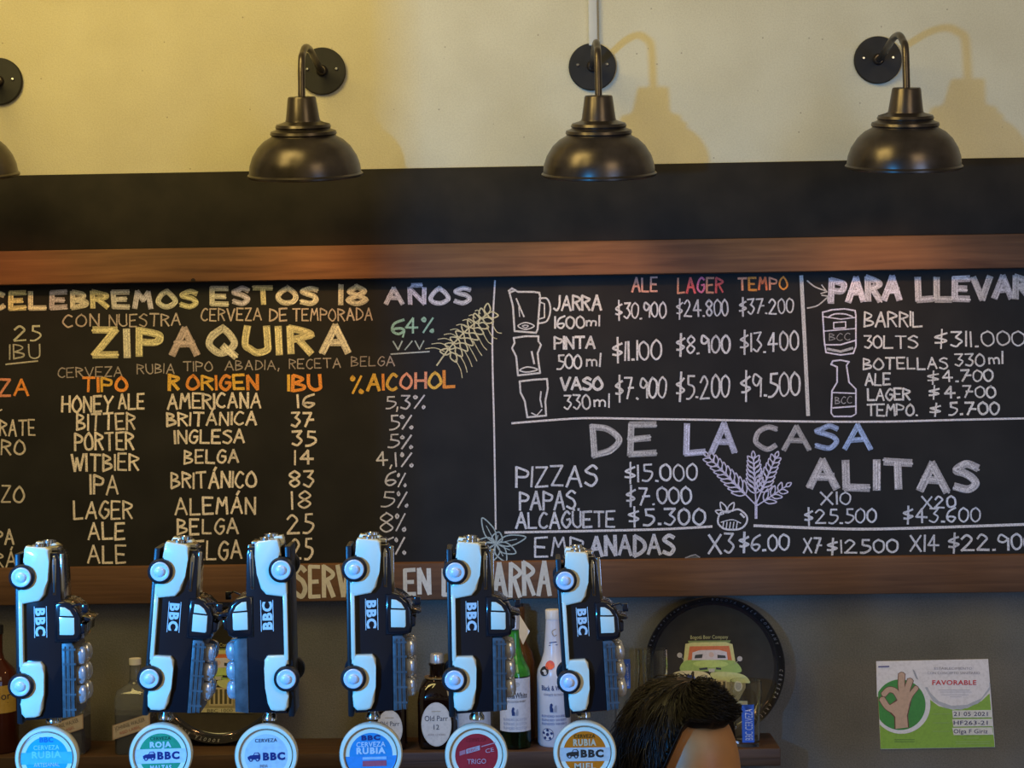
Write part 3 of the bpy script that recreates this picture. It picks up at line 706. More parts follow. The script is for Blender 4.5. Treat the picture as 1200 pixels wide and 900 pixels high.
def conemap(s, t, l):
    pr_ = [(0, 19.5), (80, 19.5), (88, 18.5), (98, 14), (108, 11), (150, 8)]; q_ = t / k; r = 8
    for (h0, ra), (h1, rb_) in zip(pr_[:-1], pr_[1:]):
        if h0 <= q_ < h1: r = ra + (rb_ - ra) * (q_ - h0) / (h1 - h0)
    r = (r + .6) * k; a = s / (19 * k)
    return Vector((r * math.sin(a), -r * math.cos(a) - .0004 * l, t))
d.build('label_print', conemap, M_print, root)
d = Draw(); d.stroke([(-4 * k, 120 * k), (4 * k, 121 * k)], 1 * k, NAVY, 1); d.stroke([(-5 * k, 117 * k), (5 * k, 117.6 * k)], .7 * k, NAVY, 1); d.stroke([(3 * k, 136 * k), (-1 * k, 133 * k), (1 * k, 128 * k), (4 * k, 129 * k)], .8 * k, (.3, .25, .2), 1, smooth=True)
d.build('label_print', cylmap(10.6 * k, .0008), M_print, root)
# clear bottle with pale label behind the fifth tap
root, k = bottle(556, 880, 0, -.10, [(20, 0), (22, 3), (22, 62), (18, 72), (9, 82), (7, 90), (7, 104)], M_bluegl, 'clear bottle with pale label mostly hidden behind the tap with the red medallion')
lb = cyl_label('front_label', None, root, 22 * k, 14 * k, 46 * k, 1.1, (.50, .52, .56))
bm_obj('bottle_cap', move(lathe_bm([(0, 0), (7.6 * k, 0), (7.6 * k, 8 * k), (0, 8 * k)], 20), (0, 0, 100 * k)), M_rubber, root)
# square bottles with slanted labels
def slanted(px, hw, top, lab, Y=-.12, mm=None):
    p = [(hw - 1, 0), (hw, 2), (hw, top - 14), (hw - 3, top - 6), (9, top), (7, top + 4), (6, top + 26)]
    root, k = bottle(px, 885, 0, Y, p, mm or M_bluegl, lab, square=top - 5)
    bm_obj('bottle_cap', move(lathe_bm([(0, 0), (7 * k, 0), (7 * k, 7 * k), (0, 7 * k)], 20), (0, 0, (top + 22) * k)), M_white, root)
    fy = -hw * k * .93 * 1.0
    inner_ = box('drink_core', (-hw * k * .8, -hw * k * .8, 2 * k), (hw * k * .8, hw * k * .8, (top - 34) * k), mat('dark_spirit', (.04, .035, .05), .15), root)
    d = Draw(); sl = .32
    def band(x0, x1, y, h, c, l): d.poly([(x0 * k, (y + x0 * sl) * k), (x1 * k, (y + x1 * sl) * k), (x1 * k, (y + x1 * sl + h) * k), (x0 * k, (y + x0 * sl + h) * k)], c, l)
    band(-hw * .96, hw * .96, 25, 17, (.42, .30, .22), 0); band(-hw * .9, hw * .9, 26, 15, (.52, .44, .36), 1)
    d.text('JOHNNIE WALKER', -hw * .8 * k, (28.5 + 6 - hw * .8 * sl) * k, 5 * k, (.04, .03, .03), 2, width=hw * 1.6 * k, rot=math.atan(sl))
    d.text('RED LABEL', -hw * .55 * k, (22.3 + 6 - hw * .55 * sl) * k, 3.4 * k, (.35, .06, .04), 2, width=hw * 1.1 * k, rot=math.atan(sl))
    d.build('slanted_label', flatmap(-hw * k * .96, .001), M_print, root)
slanted(84, 21, 76, 'square clear bottle with slanted label right behind the tap nearest the left edge')
slanted(160, 23, 80, 'square clear bottle with slanted label left of the green ROJA medallion')
# bottle at the left edge
root, k = bottle(-2, 887, 0, -.10, [(22, 0), (24, 3), (24, 84), (20, 96), (9, 108), (7, 116), (7, 140)], mat('red_brown_glass', (.05, .012, .006), .08, var=.15), 'red brown bottle with golden label at the left edge')
bm_obj('bottle_cap', move(lathe_bm([(0, 0), (8 * k, 0), (8 * k, 10 * k), (0, 10 * k)], 20), (0, 0, 138 * k)), M_rubber, root)
cyl_label('front_label', None, root, 24 * k, 48 * k, 80 * k, 1.35, (.46, .30, .05))
d = Draw(); d.text('Gor', 3 * k, 64 * k, 9 * k, INK, 1); d.stroke([(2 * k, 60 * k), (20 * k, 60 * k)], .8 * k, INK, 1); d.disc(6 * k, 52 * k, 4 * k, (.14, .04, .02), 1)
d.build('label_print', cylmap(24 * k, .0009), M_print, root)

# ------------------------------------------------------------------ round trays
def tray(px, py, rp, lab, lean=R(4.5)):
    Yc = -.036; k = (Yc + 4) / F; r = rp * k
    c = P(px, py, Yc)
    root = empty('round_tray', (c.x, Yc, c.z), lab, 'tray', 'round serving trays leaning on the wall shelf', rot=(-lean, 0, 0))
    zc = sz + r * math.cos(lean) + .004; root.location.z = zc
    bm_obj('tray_dish', lathe_bm([(0, 0), (r * .86, 0), (r * .93, .006), (r * .975, .026), (r, .032), (r * 1.005, .029), (r * .985, .020), (r * .94, -.003), (r * .86, -.006), (0, -.006)], 96, 'Y'), M_tray, root, angle=30)
    bm_obj('tray_rim', lathe_bm([(r * .872, .0012), (r * .932, .0075), (r * .978, .0275), (r * .997, .0345), (r * 1.009, .031), (r * 1.0, .028), (r * .978, .0255)], 96, 'Y'), M_traym, root, angle=60)
    s = 'BOGOTÁ BEER COMPANY  -  CERVEZA ARTESANAL  -  '
    d = Draw(); n = len(s) * 2
    for i in range(n):
        ch = s[i % len(s)]
        if ch == ' ': continue
        a = math.pi / 2 - 2 * math.pi * i / n; rr = r * .945
        d.text(ch, math.cos(a) * rr, math.sin(a) * rr, .0058, (.30, .32, .36), 0, rot=a - math.pi / 2, center=True)
    def rimmap(s_, t_, l):
        q = math.hypot(s_, t_) / r; y = .0075 + (q - .932) / (.978 - .932) * .020 + .0012
        return Vector((s_, -y, t_))
    d.build('rim_lettering', rimmap, M_print, root)
    d = Draw(); q = lambda x, y: ((x - 835) * k, (785 - y) * k)
    def pl(pts, c, l=0, sm=False): d.poly([q(*p) for p in pts], c, l, smooth=sm)
    LG = (.32, .46, .10); YG = (.60, .58, .22); CC = (.66, .60, .34)
    d.text('Bogotá Beer Company', *q(809, 753.5), 4.4 * k, (.50, .46, .18), 1, width=44 * k)
    pl([(806, 755.5), (856, 755.5), (855, 758), (807, 758)], (.20, .26, .06)); pl([(803, 759), (812, 757.5), (850, 757.5), (858, 760), (861, 781), (800, 781)], YG)
    pl([(808, 762), (854, 762), (857, 779), (805, 779)], (.60, .16, .04), 1); pl([(811, 769), (820, 766.5), (842, 766.5), (851, 769), (852, 778), (810, 778)], (.62, .58, .62), 2)
    pl([(814, 772), (823, 771), (822, 775.5), (813, 776)], (.04, .04, .03), 3); pl([(840, 772), (849, 773), (850, 776), (840, 776)], (.04, .04, .03), 3); d.disc(*q(833, 772), 3 * k, (.6, .45, .4), 3)
    pl([(800, 780), (815, 777), (833, 776), (850, 778), (862, 781), (866, 793), (830, 791), (798, 791)], LG, 1, True); pl([(812, 781), (833, 778), (852, 782), (846, 786), (820, 786)], (.48, .62, .16), 2, True)
    pl([(818, 787.5), (828, 786.5), (828, 789), (819, 789.5)], (.03, .03, .03), 3); pl([(838, 786.5), (844, 787.5), (844, 789.5), (838, 789)], (.03, .03, .03), 3); pl([(829, 788), (837, 788), (836, 792), (830, 792)], (.5, .5, .4), 3)
    pl([(788, 793), (800, 790), (825, 792), (830, 800), (800, 799), (789, 797)], CC, 2, True); pl([(832, 793), (850, 792), (868, 795), (876, 801), (874, 806), (838, 801)], (.55, .58, .22), 2, True)
    pl([(803, 795), (812, 795), (814, 800), (804, 800)], (.05, .12, .45), 3); pl([(800, 799), (872, 803), (872, 811), (862, 826), (806, 826), (798, 812)], (.30, .26, .12), 1)
    for xx in (812, 862): d.disc(*q(xx, 809), 6 * k, (.75, .70, .50), 2); d.disc(*q(xx, 809), 4.4 * k, (.45, .42, .34), 3)
    pl([(822, 800), (850, 802), (850, 822), (822, 822)], (.50, .42, .22), 2)
    for i in range(5): pl([(824 + i * 5.4, 803), (827 + i * 5.4, 803), (827 + i * 5.4, 820), (824 + i * 5.4, 820)], (.08, .07, .03), 3)
    pl([(798, 824), (874, 826), (874, 831), (798, 829)], (.52, .48, .26), 3); d.text('BBC 1000', *q(820, 829.5), 4 * k, (.05, .05, .03), 4, width=30 * k)
    for xx, yy in ((796, 772), (866, 777)): d.disc(*q(xx, yy), 3 * k, (.45, .42, .38), 3); d.stroke([q(xx, yy), q(xx + (5 if xx < 830 else -6), yy + 6)], .8 * k, (.3, .28, .2), 2)
    d.build('printed_truck', lambda s_, t_, l: Vector((s_, -.0008 - .0003 * l, t_)), M_print, root)
tray(836, 788, 81, 'round dark tray with green truck print leaning at the right')
tray(258, 796, 79, 'round dark tray with truck print hidden between ROJA tap and mirrored tap')

# ------------------------------------------------------------------ glasses
def glass(px, hw, h, Y, lab, blue, base=876):
    b = P(px, base, Y); k = (Y + 4) / F
    root = empty('beer_glass', (b.x, Y, sz + .0002), lab, 'glass', 'beer glasses on the shelf')
    bm_obj('glass_wall', lathe_bm([(0, 0), (hw * .78 * k, 0), (hw * .80 * k, 3 * k), (hw * .84 * k, h * .5 * k), (hw * k, h * .84 * k), (hw * .96 * k, h * k), (hw * .90 * k, h * k), (hw * .93 * k, h * .84 * k), (hw * .77 * k, h * .5 * k), (hw * .72 * k, 6 * k), (0, 5 * k)], 36), M_clear, root, angle=50)
    if blue:
        d = Draw(); d.poly([(blue[0] * k, blue[2] * k), (blue[1] * k, blue[2] * k), (blue[1] * k, blue[3] * k), (blue[0] * k, blue[3] * k)], (.03, .12, .55), 0)
        d.text('BBC CERVEZA', (blue[1] - 2) * k, (blue[2] + 3) * k, (blue[1] - blue[0] - 5) * k, (.55, .62, .8), 1, width=(blue[3] - blue[2] - 8) * k, rot=math.pi / 2)
        d.build('printed_band', cylmap(hw * .92 * k, .001), M_print, root)
glass(735, 17, 112, -.125, 'beer glass with blue print showing above the dark haired head', (-3, 4, 70, 104))
glass(769, 15, 113, -.125, 'plain beer glass in front of the round tray, above the dark haired head', None)
glass(875, 19, 75, -.128, 'beer glass with blue vertical print at the right end of the shelf', (-7, 7, 6, 50))

# ------------------------------------------------------------------ certificate
tl, tr, br_, bl = P(1027, 775), P(1158, 772.3), P(1166, 875.5), P(1032, 878)
cert = empty('certificate', ((bl.x + br_.x) / 2, 0, (bl.z + br_.z) / 2), 'white and green printed certificate with an OK hand and red word FAVORABLE', 'notice')
def cmap(x, y, l):
    p = P(x, y, -.0022 - .00025 * l); return p - cert.location
vs = [cmap(*q, 0) for q in ((1027, 775), (1158, 772.3), (1166, 875.5), (1032, 878))]
vs2 = [v + Vector((0, .0018, 0)) for v in vs]
link_mesh('paper_sheet', vs + vs2, [(3, 2, 1, 0), (4, 5, 6, 7), (0, 1, 5, 4), (1, 2, 6, 5), (2, 3, 7, 6), (3, 0, 4, 7)], M_paper, cert)
d = Draw(); q = lambda x, y: (1000 + x / 6, 750 + y / 6)
def pl(pts, c, l=0, sm=False): d.poly([q(*p) for p in pts], c, l, smooth=sm)
GRN = (.26, .48, .04)
pl([(178, 400), (520, 400), (540, 420), (600, 465), (700, 490), (800, 480), (900, 430), (958, 375), (994, 752), (192, 766)], GRN, 1)
pl([(500, 330), (560, 430), (650, 480), (760, 490), (880, 445), (960, 350), (960, 300), (500, 300)], (.48, .52, .60), 2)
pl([(160, 150), (947, 136), (957, 330), (900, 410), (800, 455), (690, 462), (600, 430), (545, 375), (520, 330), (166, 400)], (.82, .82, .88), 2)
def cdisc(cx, cy, rr, c, l):
    pp = []
    for kk in range(60):
        a_ = 2 * math.pi * kk / 60; xx, yy = cx + rr * math.cos(a_), cy + rr * math.sin(a_); pp.append((max(xx, 162 + (yy - 150) * .052), yy))
    pl(pp, c, l)
cdisc(337, 455, 205, (.80, .82, .88), 3); cdisc(330, 455, 178, (.06, .30, .04), 4)

SK = (.60, .42, .30); DK = (.16, .06, .03)
def finger(pts, wd):
    pp = [q(*p) for p in pts]
    d.stroke(pp, wd / 6 + 1.5, DK, 6, smooth=True); d.disc(*pp[0], (wd / 6 + 1.5) / 2, DK, 6)
    d.stroke(pp, wd / 6, SK, 7, smooth=True); d.disc(*pp[0], wd / 12, SK, 7)
pl([(290, 625), (288, 545), (245, 500), (235, 470), (300, 420), (330, 385), (400, 385), (408, 430), (385, 530), (392, 615)], DK, 6); 
finger([(340, 250), (338, 320), (350, 400)], 44); finger([(398, 290), (378, 350), (372, 410)], 40); finger([(440, 340), (405, 385), (385, 430)], 32)
finger([(205, 420), (240, 470), (290, 500)], 40); finger([(218, 378), (250, 350), (295, 362), (330, 420)], 38)
pl([(297, 625), (295, 540), (255, 495), (245, 465), (305, 430), (330, 392), (392, 388), (400, 430), (377, 530), (384, 615)], SK, 8)
d.text('FAVORABLE', *q(555, 315), 34 / 6, (.62, .05, .06), 5, width=310 / 6, bold=.02, ysign=-1)
d.text('ESTABLECIMIENTO', *q(570, 208), 18 / 6, (.34, .34, .40), 5, width=265 / 6, ysign=-1); d.text('CON CONCEPTO SANITARIO', *q(520, 240), 18 / 6, (.34, .34, .40), 5, width=370 / 6, ysign=-1)
for yy, a, b_ in ((352, 600, 820), (366, 610, 830), (385, 620, 810), (400, 680, 760)): d.stroke([q(a, yy), q(b_, yy)], .5, (.45, .46, .52), 5)
d.stroke([q(178, 188), q(250, 186)], 1.6, (.12, .12, .30), 5); pl([(415, 205), (430, 215), (458, 280), (440, 270)], (.40, .42, .48), 5)
for i, (yy, s) in enumerate(((520, '21 05 2021'), (582, 'HF263-21'), (642, 'Olga F Giriz'))):
    pl([(695, yy - 25), (975, yy - 28), (978 + i * 3, yy + 24), (700 + i * 3, yy + 27)], (.76, .78, .76), 4)
    d.text(s, *q(705, yy + 14), 30 / 6, (.03, .03, .12), 5, width=240 / 6, bold=.01, ysign=-1)
    d.stroke([q(560, yy), q(680, yy)], .5, (.32, .48, .16), 5)
for yy, a, b_ in ((690, 775, 880), (715, 720, 960), (730, 720, 960), (700, 290, 430), (715, 290, 430)): d.stroke([q(a, yy), q(b_, yy)], .6, (.36, .52, .18) if a > 500 else (.10, .20, .03), 5)
d.build('printed_design', cmap, M_print, cert)

# ------------------------------------------------------------------ beer taps
mm = .001
def S(pts): return [(a * mm, b * mm) for a, b in pts]
def arc(cx, cz, r, a0, a1, n=12): return [(cx + r * math.cos(R(a0 + (a1 - a0) * i / n)), cz + r * math.sin(R(a0 + (a1 - a0) * i / n))) for i in range(n + 1)]
# local: x across (roof to +x), y depth (-y near side), z up; origin at the medallion centre
HW = .035
FW = [(-17, 219), (-20, 91)]
ff = [(-15, 251), (-13, 255), (-8, 254), (10, 253), (14, 250), (14, 236), (12, 214), (8, 197), (2, 190), (-19.5, 186.5), (-23, 190)] + arc(-17, 219, 16, -112, 88, 14) + [(-15.5, 240)]
rf = [(-22, 118), (2, 118), (6, 113), (6.2, 104), (5.6, 80), (3.5, 62), (0, 54), (-6, 52.4), (-17, 52.4), (-21, 57), (-21.6, 70)] + arc(-20, 91, 16, -95, 98, 14)
MASTER = {}
def part(name, bm, m, smooth=True, angle=40, lab=None, sub=None):
    MASTER.setdefault('list', []).append((name, bm, m, angle, lab, sub))
def text_bm_prism(side):
    d = Draw()
    # rotated lettering reading downwards on the near side
    x0, x1, z0, z1 = -3.5 * mm, 7.5 * mm, 148 * mm, 181 * mm
    wd = z1 - z0
    vs, fs = text2d('BBC', .05); wmax = max(v[0] for v in vs)
    return x0, x1, z0, z1, vs, fs, wmax, wd
def build_truck(root, mirror):
    """returns list of part objects; mirror turns the truck by 180 deg so the other flank shows"""
    out = []
    def P_(name, bm, m, par=None, angle=40, lab=None):
        o = bm_obj(name, bm, m, par or root, angle=angle)
        if lab: o['label'] = lab
        if par is None: out.append(o)
        return o
    fr = []
    for s in (-1, 1):
        y0, y1 = (-HW, -HW + .019) if s < 0 else (HW - .019, HW)
        f = P_('front_fender', prism_bm(S(ff), y0, y1, .0042, 3), M_cream)
        P_('headlight', move(lathe_bm([(0, .001), (.0055, .002), (.0065, .005), (.0085, .005), (.0085, 0)], 24), (.001, s * (HW - .0115), .2515)), M_chrome, f)
        P_('rear_fender', prism_bm(S(rf), y0, y1, .0042, 3), M_cream)
        P_('running_board', box_bm((-.0225, min(y0, y1), .112), (-.0175, max(y0, y1), .192), .0012), M_cream)
        for (wx, wz) in FW:
            bm = lathe_bm([(0, -.006), (.0125, -.006), (.0148, -.004), (.0152, 0), (.0148, .005), (.0128, .0065), (.0118, .0055), (0, .0050)], 40, 'Y')
            if s > 0:
                for v in bm.verts: v.co.y *= -1
            t = P_('wheel', move(bm, (wx * mm, s * (HW - .001), wz * mm)), M_rubber)
            bm = lathe_bm([(.0117, .005), (.0112, .0075), (.0100, .0080), (.0075, .0066), (.0062, .0068), (.0055, .0088), (.0035, .0098), (0, .0100)], 36, 'Y')
            if s > 0:
                for v in bm.verts: v.co.y *= -1
            P_('hubcap', move(bm, (wx * mm, s * (HW - .001), wz * mm)), M_hub, t, angle=60)
    P_('chassis', box_bm((-.0275, -HW + .006, .044), (-.0205, HW - .006, .246), .002), M_rubber)
    bd = P_('truck_body', prism_bm(S([(-19, 48), (-19, 186), (-17, 246), (22, 246), (25, 238), (26, 190), (26, 50)]), -HW + .007, HW - .007, .0025), M_blackp)
    gl = P_('grille', box_bm((-.010, -HW + .019, .2465), (.020, HW - .019, .2515), .001), M_chrome)
    for s in (-1, 1):
        st = P_('hood_vent', prism_bm(S([(16, 196), (20.5, 196), (21.5, 236), (20, 242), (17.5, 242), (16.5, 236)]), s * (HW - .0085), s * (HW - .0055), .0008), M_chrome, bd)
        sl = P_('hood_vent', prism_bm(S([(17.6, 199), (19, 199), (19.6, 232), (18.2, 232)]), s * (HW - .0058), s * (HW - .0050)), M_rubber, bd)
    P_('side_rail', box_bm((.0245, -HW + .010, .190), (.029, -HW + .014, .244), .0008), M_chrome)
    cabp = [(18, 188), (29, 188.5), (37, 186), (45, 179), (49.5, 168), (50, 150), (48, 142), (43, 139.5), (18, 139.5)]
    cb = P_('cab', prism_bm(S(cabp), -HW + .004, HW - .004, .004, 3), M_blackp)
    for s in (-1, 1):
        ya, yb = s * (HW - .0048), s * (HW - .0028)
        P_('cab_window', prism_bm(S([(24.5, 149), (40.5, 148.5), (42, 150), (42, 169), (24.5, 170)]), min(ya, yb), max(ya, yb), .001), M_cream, cb)
        P_('cab_window', prism_bm(S([(25, 171.6), (41, 170.8), (37, 177.5), (31, 181.5), (25.5, 182)]), min(ya, yb), max(ya, yb), .001), M_cream, cb)
    P_('roof_visor', prism_bm(S([(47, 170), (58, 167), (60, 165), (57, 163.5), (48, 164)]), -HW + .012, HW - .012, .0008), M_blackp)
    P_('roof_rack', prism_bm(S([(49, 162), (54, 160), (53, 150), (49, 148)]), -HW + .006, HW - .006, .001), M_blackp)
    P_('mirror', merge(tube_bm([(.040, -HW + .004, .183), (.050, -HW - .002, .186), (.056, -HW - .004, .182)], .0012, 6), box_bm((.053, -HW - .007, .176), (.060, -HW - .003, .186), .001)), M_blackp)
    P_('cargo_bed', prism_bm(S([(26, 50), (42, 52), (42, 134), (38, 138.5), (26, 138.5)]), -HW + .006, HW - .006, .0015), M_grey)
    bm = bmesh.new()
    for z in (60, 78, 96, 114, 131): merge(bm, box_bm((.0275, -HW + .0048, (z - 1.2) * mm), (.0425, -HW + .0062, (z + 1.2) * mm)))
    for xq in (30, 35, 40): merge(bm, box_bm(((xq - .5) * mm, -HW + .0046, .052), ((xq + .5) * mm, -HW + .0062, .135)))
    P_('bed_slat', bm, M_grey)
    for z in (122, 99, 76):
        for y in (-.015, .013):
            P_('keg', move(lathe_bm([(0, -.0105), (.005, -.0105), (.0072, -.008), (.0085, -.003), (.0085, .003), (.0072, .008), (.005, .0105), (0, .0105)], 24), (.0450, y, z * mm)), M_keg, angle=50)
    # door lettering on both flanks
    x0, x1, z0, z1, vs, fs, wmax, wd = text_bm_prism(0)
    for s in (-1, 1):
        V = []; 
        yy = s * (HW - .0062)
        for a, b in vs:
            t = a / wmax * wd
            if s < 0: V.append((x0 + b * (x1 - x0), yy, z1 - t))
            else: V.append((x0 + b * (x1 - x0), yy, z0 + t))
        o = link_mesh('door_lettering', V, fs, M_white, bd)
        bm = bmesh.new()
        for xx in (x0 - .0016, x1 + .0016): merge(bm, box_bm((xx - .0004, yy - .0003, z0 - .002), (xx + .0004, yy + .0003, z1 + .002)))
        bm_obj('door_stripe', bm, M_white, bd)
    P_('ferrule', lathe_bm([(0, .036), (.009, .036), (.009, .040), (.007, .043), (.007, .052), (0, .052)], 24), M_chrome)
    return out
def truck_logo(d, x, y, s, c, l):
    d.poly([(x - 17 * s, y - 6 * s), (x - 18 * s, y), (x - 13 * s, y + 3 * s), (x - 6 * s, y + 4 * s), (x - 3 * s, y + 9 * s), (x + 5 * s, y + 9.5 * s), (x + 9 * s, y + 4 * s), (x + 9 * s, y - 6 * s)], c, l)
    d.poly([(x - 4 * s, y + 4 * s), (x - 2 * s, y + 8 * s), (x + 4 * s, y + 8 * s), (x + 6 * s, y + 4 * s)], (.5, .5, .55), l + 1)
    for dx in (-11, 3): d.disc(x + dx * s, y - 6 * s, 4.2 * s, c, l + 1, n=18); d.disc(x + dx * s, y - 6 * s, 2 * s, (.5, .5, .55), l + 2, n=14)
RM = .0370
def medallion(root, spec):
    ring = bm_obj('medallion', lathe_bm([(0, -.012), (RM - .004, -.012), (RM - .001, -.010), (RM, -.004), (RM, .003), (RM - .0015, .006), (RM - .0045, .0062), (RM - .0058, .0035), (0, .003)], 72, 'Y'), M_cream, root, angle=35)
    ring.location = (0, -HW + .008, 0)
    d = Draw(); d.disc(0, 0, RM - .006, spec['bg'], 0, n=64)
    spec['draw'](d)
    rr = RM - .006
    fc = d.build('medallion_face', lambda x, y, l: Vector((x, -.0034 - .00022 * l, y)), M_printg, ring)
    fc['label'] = spec['lab']
    rg = bm_obj('chrome_bezel', lathe_bm([(rr + .0004, .0032), (rr + .0002, .0042), (rr - .0008, .0044), (rr - .0012, .0034)], 72, 'Y'), spec.get('bez', M_chrome), ring, angle=60)
    return ring
def seg(y0, y1, r=RM - .006, n=20):
    a0 = math.asin(max(-1, min(1, y0 / r))); a1 = math.asin(max(-1, min(1, y1 / r)))
    right = [(r * math.cos(a0 + (a1 - a0) * i / n), r * math.sin(a0 + (a1 - a0) * i / n)) for i in range(n + 1)]
    return right + [(-x, y) for x, y in right[::-1]]
WH = (.72, .74, .76)
def d1(d):
    d.poly(seg(-.007, .007), (.10, .55, .72), 1); d.text('BBC', 0, .019, .006, (.01, .20, .45), 2, center=True, bold=.04, width=.016)
    d.text('CERVEZA', 0, .010, .0055, (.35, .75, .85), 2, center=True, bold=.02, width=.030); d.text('RUBIA', 0, .0005, .008, (.30, .72, .82), 2, center=True, bold=.03, width=.034); d.text('ARTESANAL', 0, -.010, .005, WH, 2, center=True, width=.03)
def d2(d):
    d.poly(seg(-.010, .007), WH, 1); d.text('CERVEZA', 0, .0175, .004, (.01, .12, .07), 2, center=True, bold=.03, width=.024); d.text('ROJA', 0, .009, .0065, WH, 2, center=True, bold=.05, width=.025)
    truck_logo(d, -.011, -.001, .00055, NAVY, 2); d.text('BBC', -.004, -.005, .0085, NAVY, 2, bold=.06, width=.026); d.text('MALTAS', 0, -.018, .006, WH, 2, center=True, bold=.03, width=.025)
def d3(d):
    d.text('CERVEZA', 0, .016, .0042, (.06, .08, .12), 2, center=True, bold=.02, width=.026)
    truck_logo(d, -.012, -.001, .00055, NAVY, 2); d.text('BBC', -.004, -.005, .0085, NAVY, 2, bold=.06, width=.026); d.text('INDIA', -.003, -.014, .004, (.2, .2, .25), 2, center=True, width=.009)
def d4(d):
    d.text('BBC', 0, .017, .0055, NAVY, 2, center=True, bold=.06, width=.022); d.text('CERVEZA', 0, .009, .006, WH, 2, center=True, bold=.02, width=.034); d.text('RUBIA', 0, .001, .0072, WH, 2, center=True, bold=.05, width=.034)
    d.poly(seg(-.030, -.002), (.05, .30, .62), 1); d.poly([(-.010, -.006), (.018, -.006), (.018, -.003), (-.010, -.003)], (.45, .6, .7), 2); d.poly([(-.010, -.014), (.018, -.014), (.018, -.0075), (-.010, -.0075)], (.55, .10, .14), 2)
def d5(d):
    d.text('CERVEZA', 0, .016, .0045, (.35, .02, .03), 2, center=True, width=.024)
    d.poly([(-.012, .002), (.004, .006), (.004, .0115), (-.012, .0075)], (.60, .42, .42), 2); d.poly([(-.020, 0), (-.013, .002), (-.013, .007), (-.020, .005)], (.58, .2, .22), 2)
    d.text('BBC', -.010, .0035, .0035, (.6, .08, .1), 3, width=.012, rot=.25); d.stroke([(.006, .010), (.022, .014)], .0012, (.65, .3, .32), 2); d.text('CE', .011, .002, .005, (.66, .4, .42), 2, width=.010, rot=.2); d.text('TRIGO', 0, -.010, .006, (.66, .4, .42), 2, center=True, width=.022)
def d6(d):
    d.poly(seg(-.010, .006), (.66, .62, .55), 1); d.text('CERVEZA', 0, .0175, .0042, (.16, .06, .01), 2, center=True, bold=.03, width=.025); d.text('RUBIA', 0, .0085, .0075, (.80, .55, .30), 2, center=True, bold=.05, width=.027)
    truck_logo(d, -.012, -.001, .00055, (.04, .035, .03), 2); d.text('BBC', -.005, -.005, .0085, (.04, .035, .03), 2, bold=.06, width=.027); d.text('MIEL', 0, -.019, .007, (.80, .60, .38), 2, center=True, bold=.03, width=.025)
specs = [
 dict(bg=(.02, .45, .72), draw=d1, lab='bright cyan printed disc'), dict(bg=(.03, .36, .17), draw=d2, lab='green disc reading CERVEZA ROJA BBC'),
 dict(bg=(.64, .68, .66), draw=d3, lab='pale disc reading CERVEZA BBC'), dict(bg=(.03, .30, .58), draw=d4, lab='blue disc reading BBC CERVEZA RUBIA'),
 dict(bg=(.48, .025, .035), draw=d5, lab='red glossy disc'), dict(bg=(.80, .19, .01), draw=d6, lab='orange disc reading CERVEZA RUBIA BBC MIEL')]
labels = ['beer tap with upright truck handle and bright cyan disc, cut by the left edge', 'beer tap with truck handle leaning right and green ROJA disc',
          'beer tap with truck handle facing the other way and pale CERVEZA disc', 'beer tap with upright truck handle and blue RUBIA disc',
          'beer tap with upright truck handle and glossy red disc', 'beer tap with truck handle and orange MIEL disc beside the dark haired head']
TY = -2.072
NEARY = TY - HW
#        med px, med py, dx mm, lean deg, dz mm, scale, yaw
taps = [(53, 889.5, -9, 0.0, -4, 1.0, 4), (187, 885.5, 3.5, 5.2, 0, .985, 4), (311, 886.5, 5, -.5, 0, 1.0, 3), (434, 885, 0, 0, 0, 1.0, 3), (558, 886, -5.5, 0, 0, .985, 2), (685.5, 883, 3, -2.6, -3, .93, 0)]
proto_parts = None
protom = bpy.data.objects.new('proto', None); COL.objects.link(protom)
plist = build_truck(protom, False)
for i, (mx, my, dx, lean, dz, sc, yaw) in enumerate(taps):
    c = P(mx, my, NEARY); c.y = TY
    root = empty('beer_tap', c, labels[i], 'beer tap', 'beer taps with truck shaped handles')
    flip = (i == 2)
    mirror_x = -1 if flip else 1
    for pp in plist:
        o = pp.copy(); COL.objects.link(o); o.parent = root
        base = Matrix.Rotation(R(180), 4, 'Z') if flip else Matrix.Identity(4)
        base = Matrix.Rotation(R(yaw), 4, 'Z') @ base
        piv = Vector((0, 0, .045))
        mloc = Matrix.Translation(Vector((dx * mm * (1), 0, dz * mm))) @ Matrix.Translation(piv) @ Matrix.Rotation(R(lean), 4, 'Y') @ Matrix.Scale(sc, 4) @ Matrix.Translation(-piv) @ base
        if pp.name.startswith('ferrule'): mloc = Matrix.Identity(4)
        o.matrix_local = mloc
        for ch in pp.children:
            g = ch.copy(); COL.objects.link(g); g.parent = o
    med = medallion(root, specs[i]); med.rotation_euler = (0, 0, R(5 if i < 5 else 0))
    # faucet below (under the edge of the picture)
    fb = bm_obj('faucet', merge(merge(lathe_bm([(0, -.115), (.010, -.115), (.012, -.075), (.016, -.06), (.016, -.045), (.009, -.037), (0, -.037)], 24), tube_bm([(0, .0, -.07), (0, .05, -.10), (0, .085, -.120)], .011, 12)), tube_bm([(0, 0, -.07), (0, -.03, -.085), (0, -.045, -.12)], .008, 12)), M_chrome, root)
for pp in plist:
    for ch in list(pp.children): bpy.data.objects.remove(ch)
    bpy.data.objects.remove(pp)
bpy.data.objects.remove(protom)
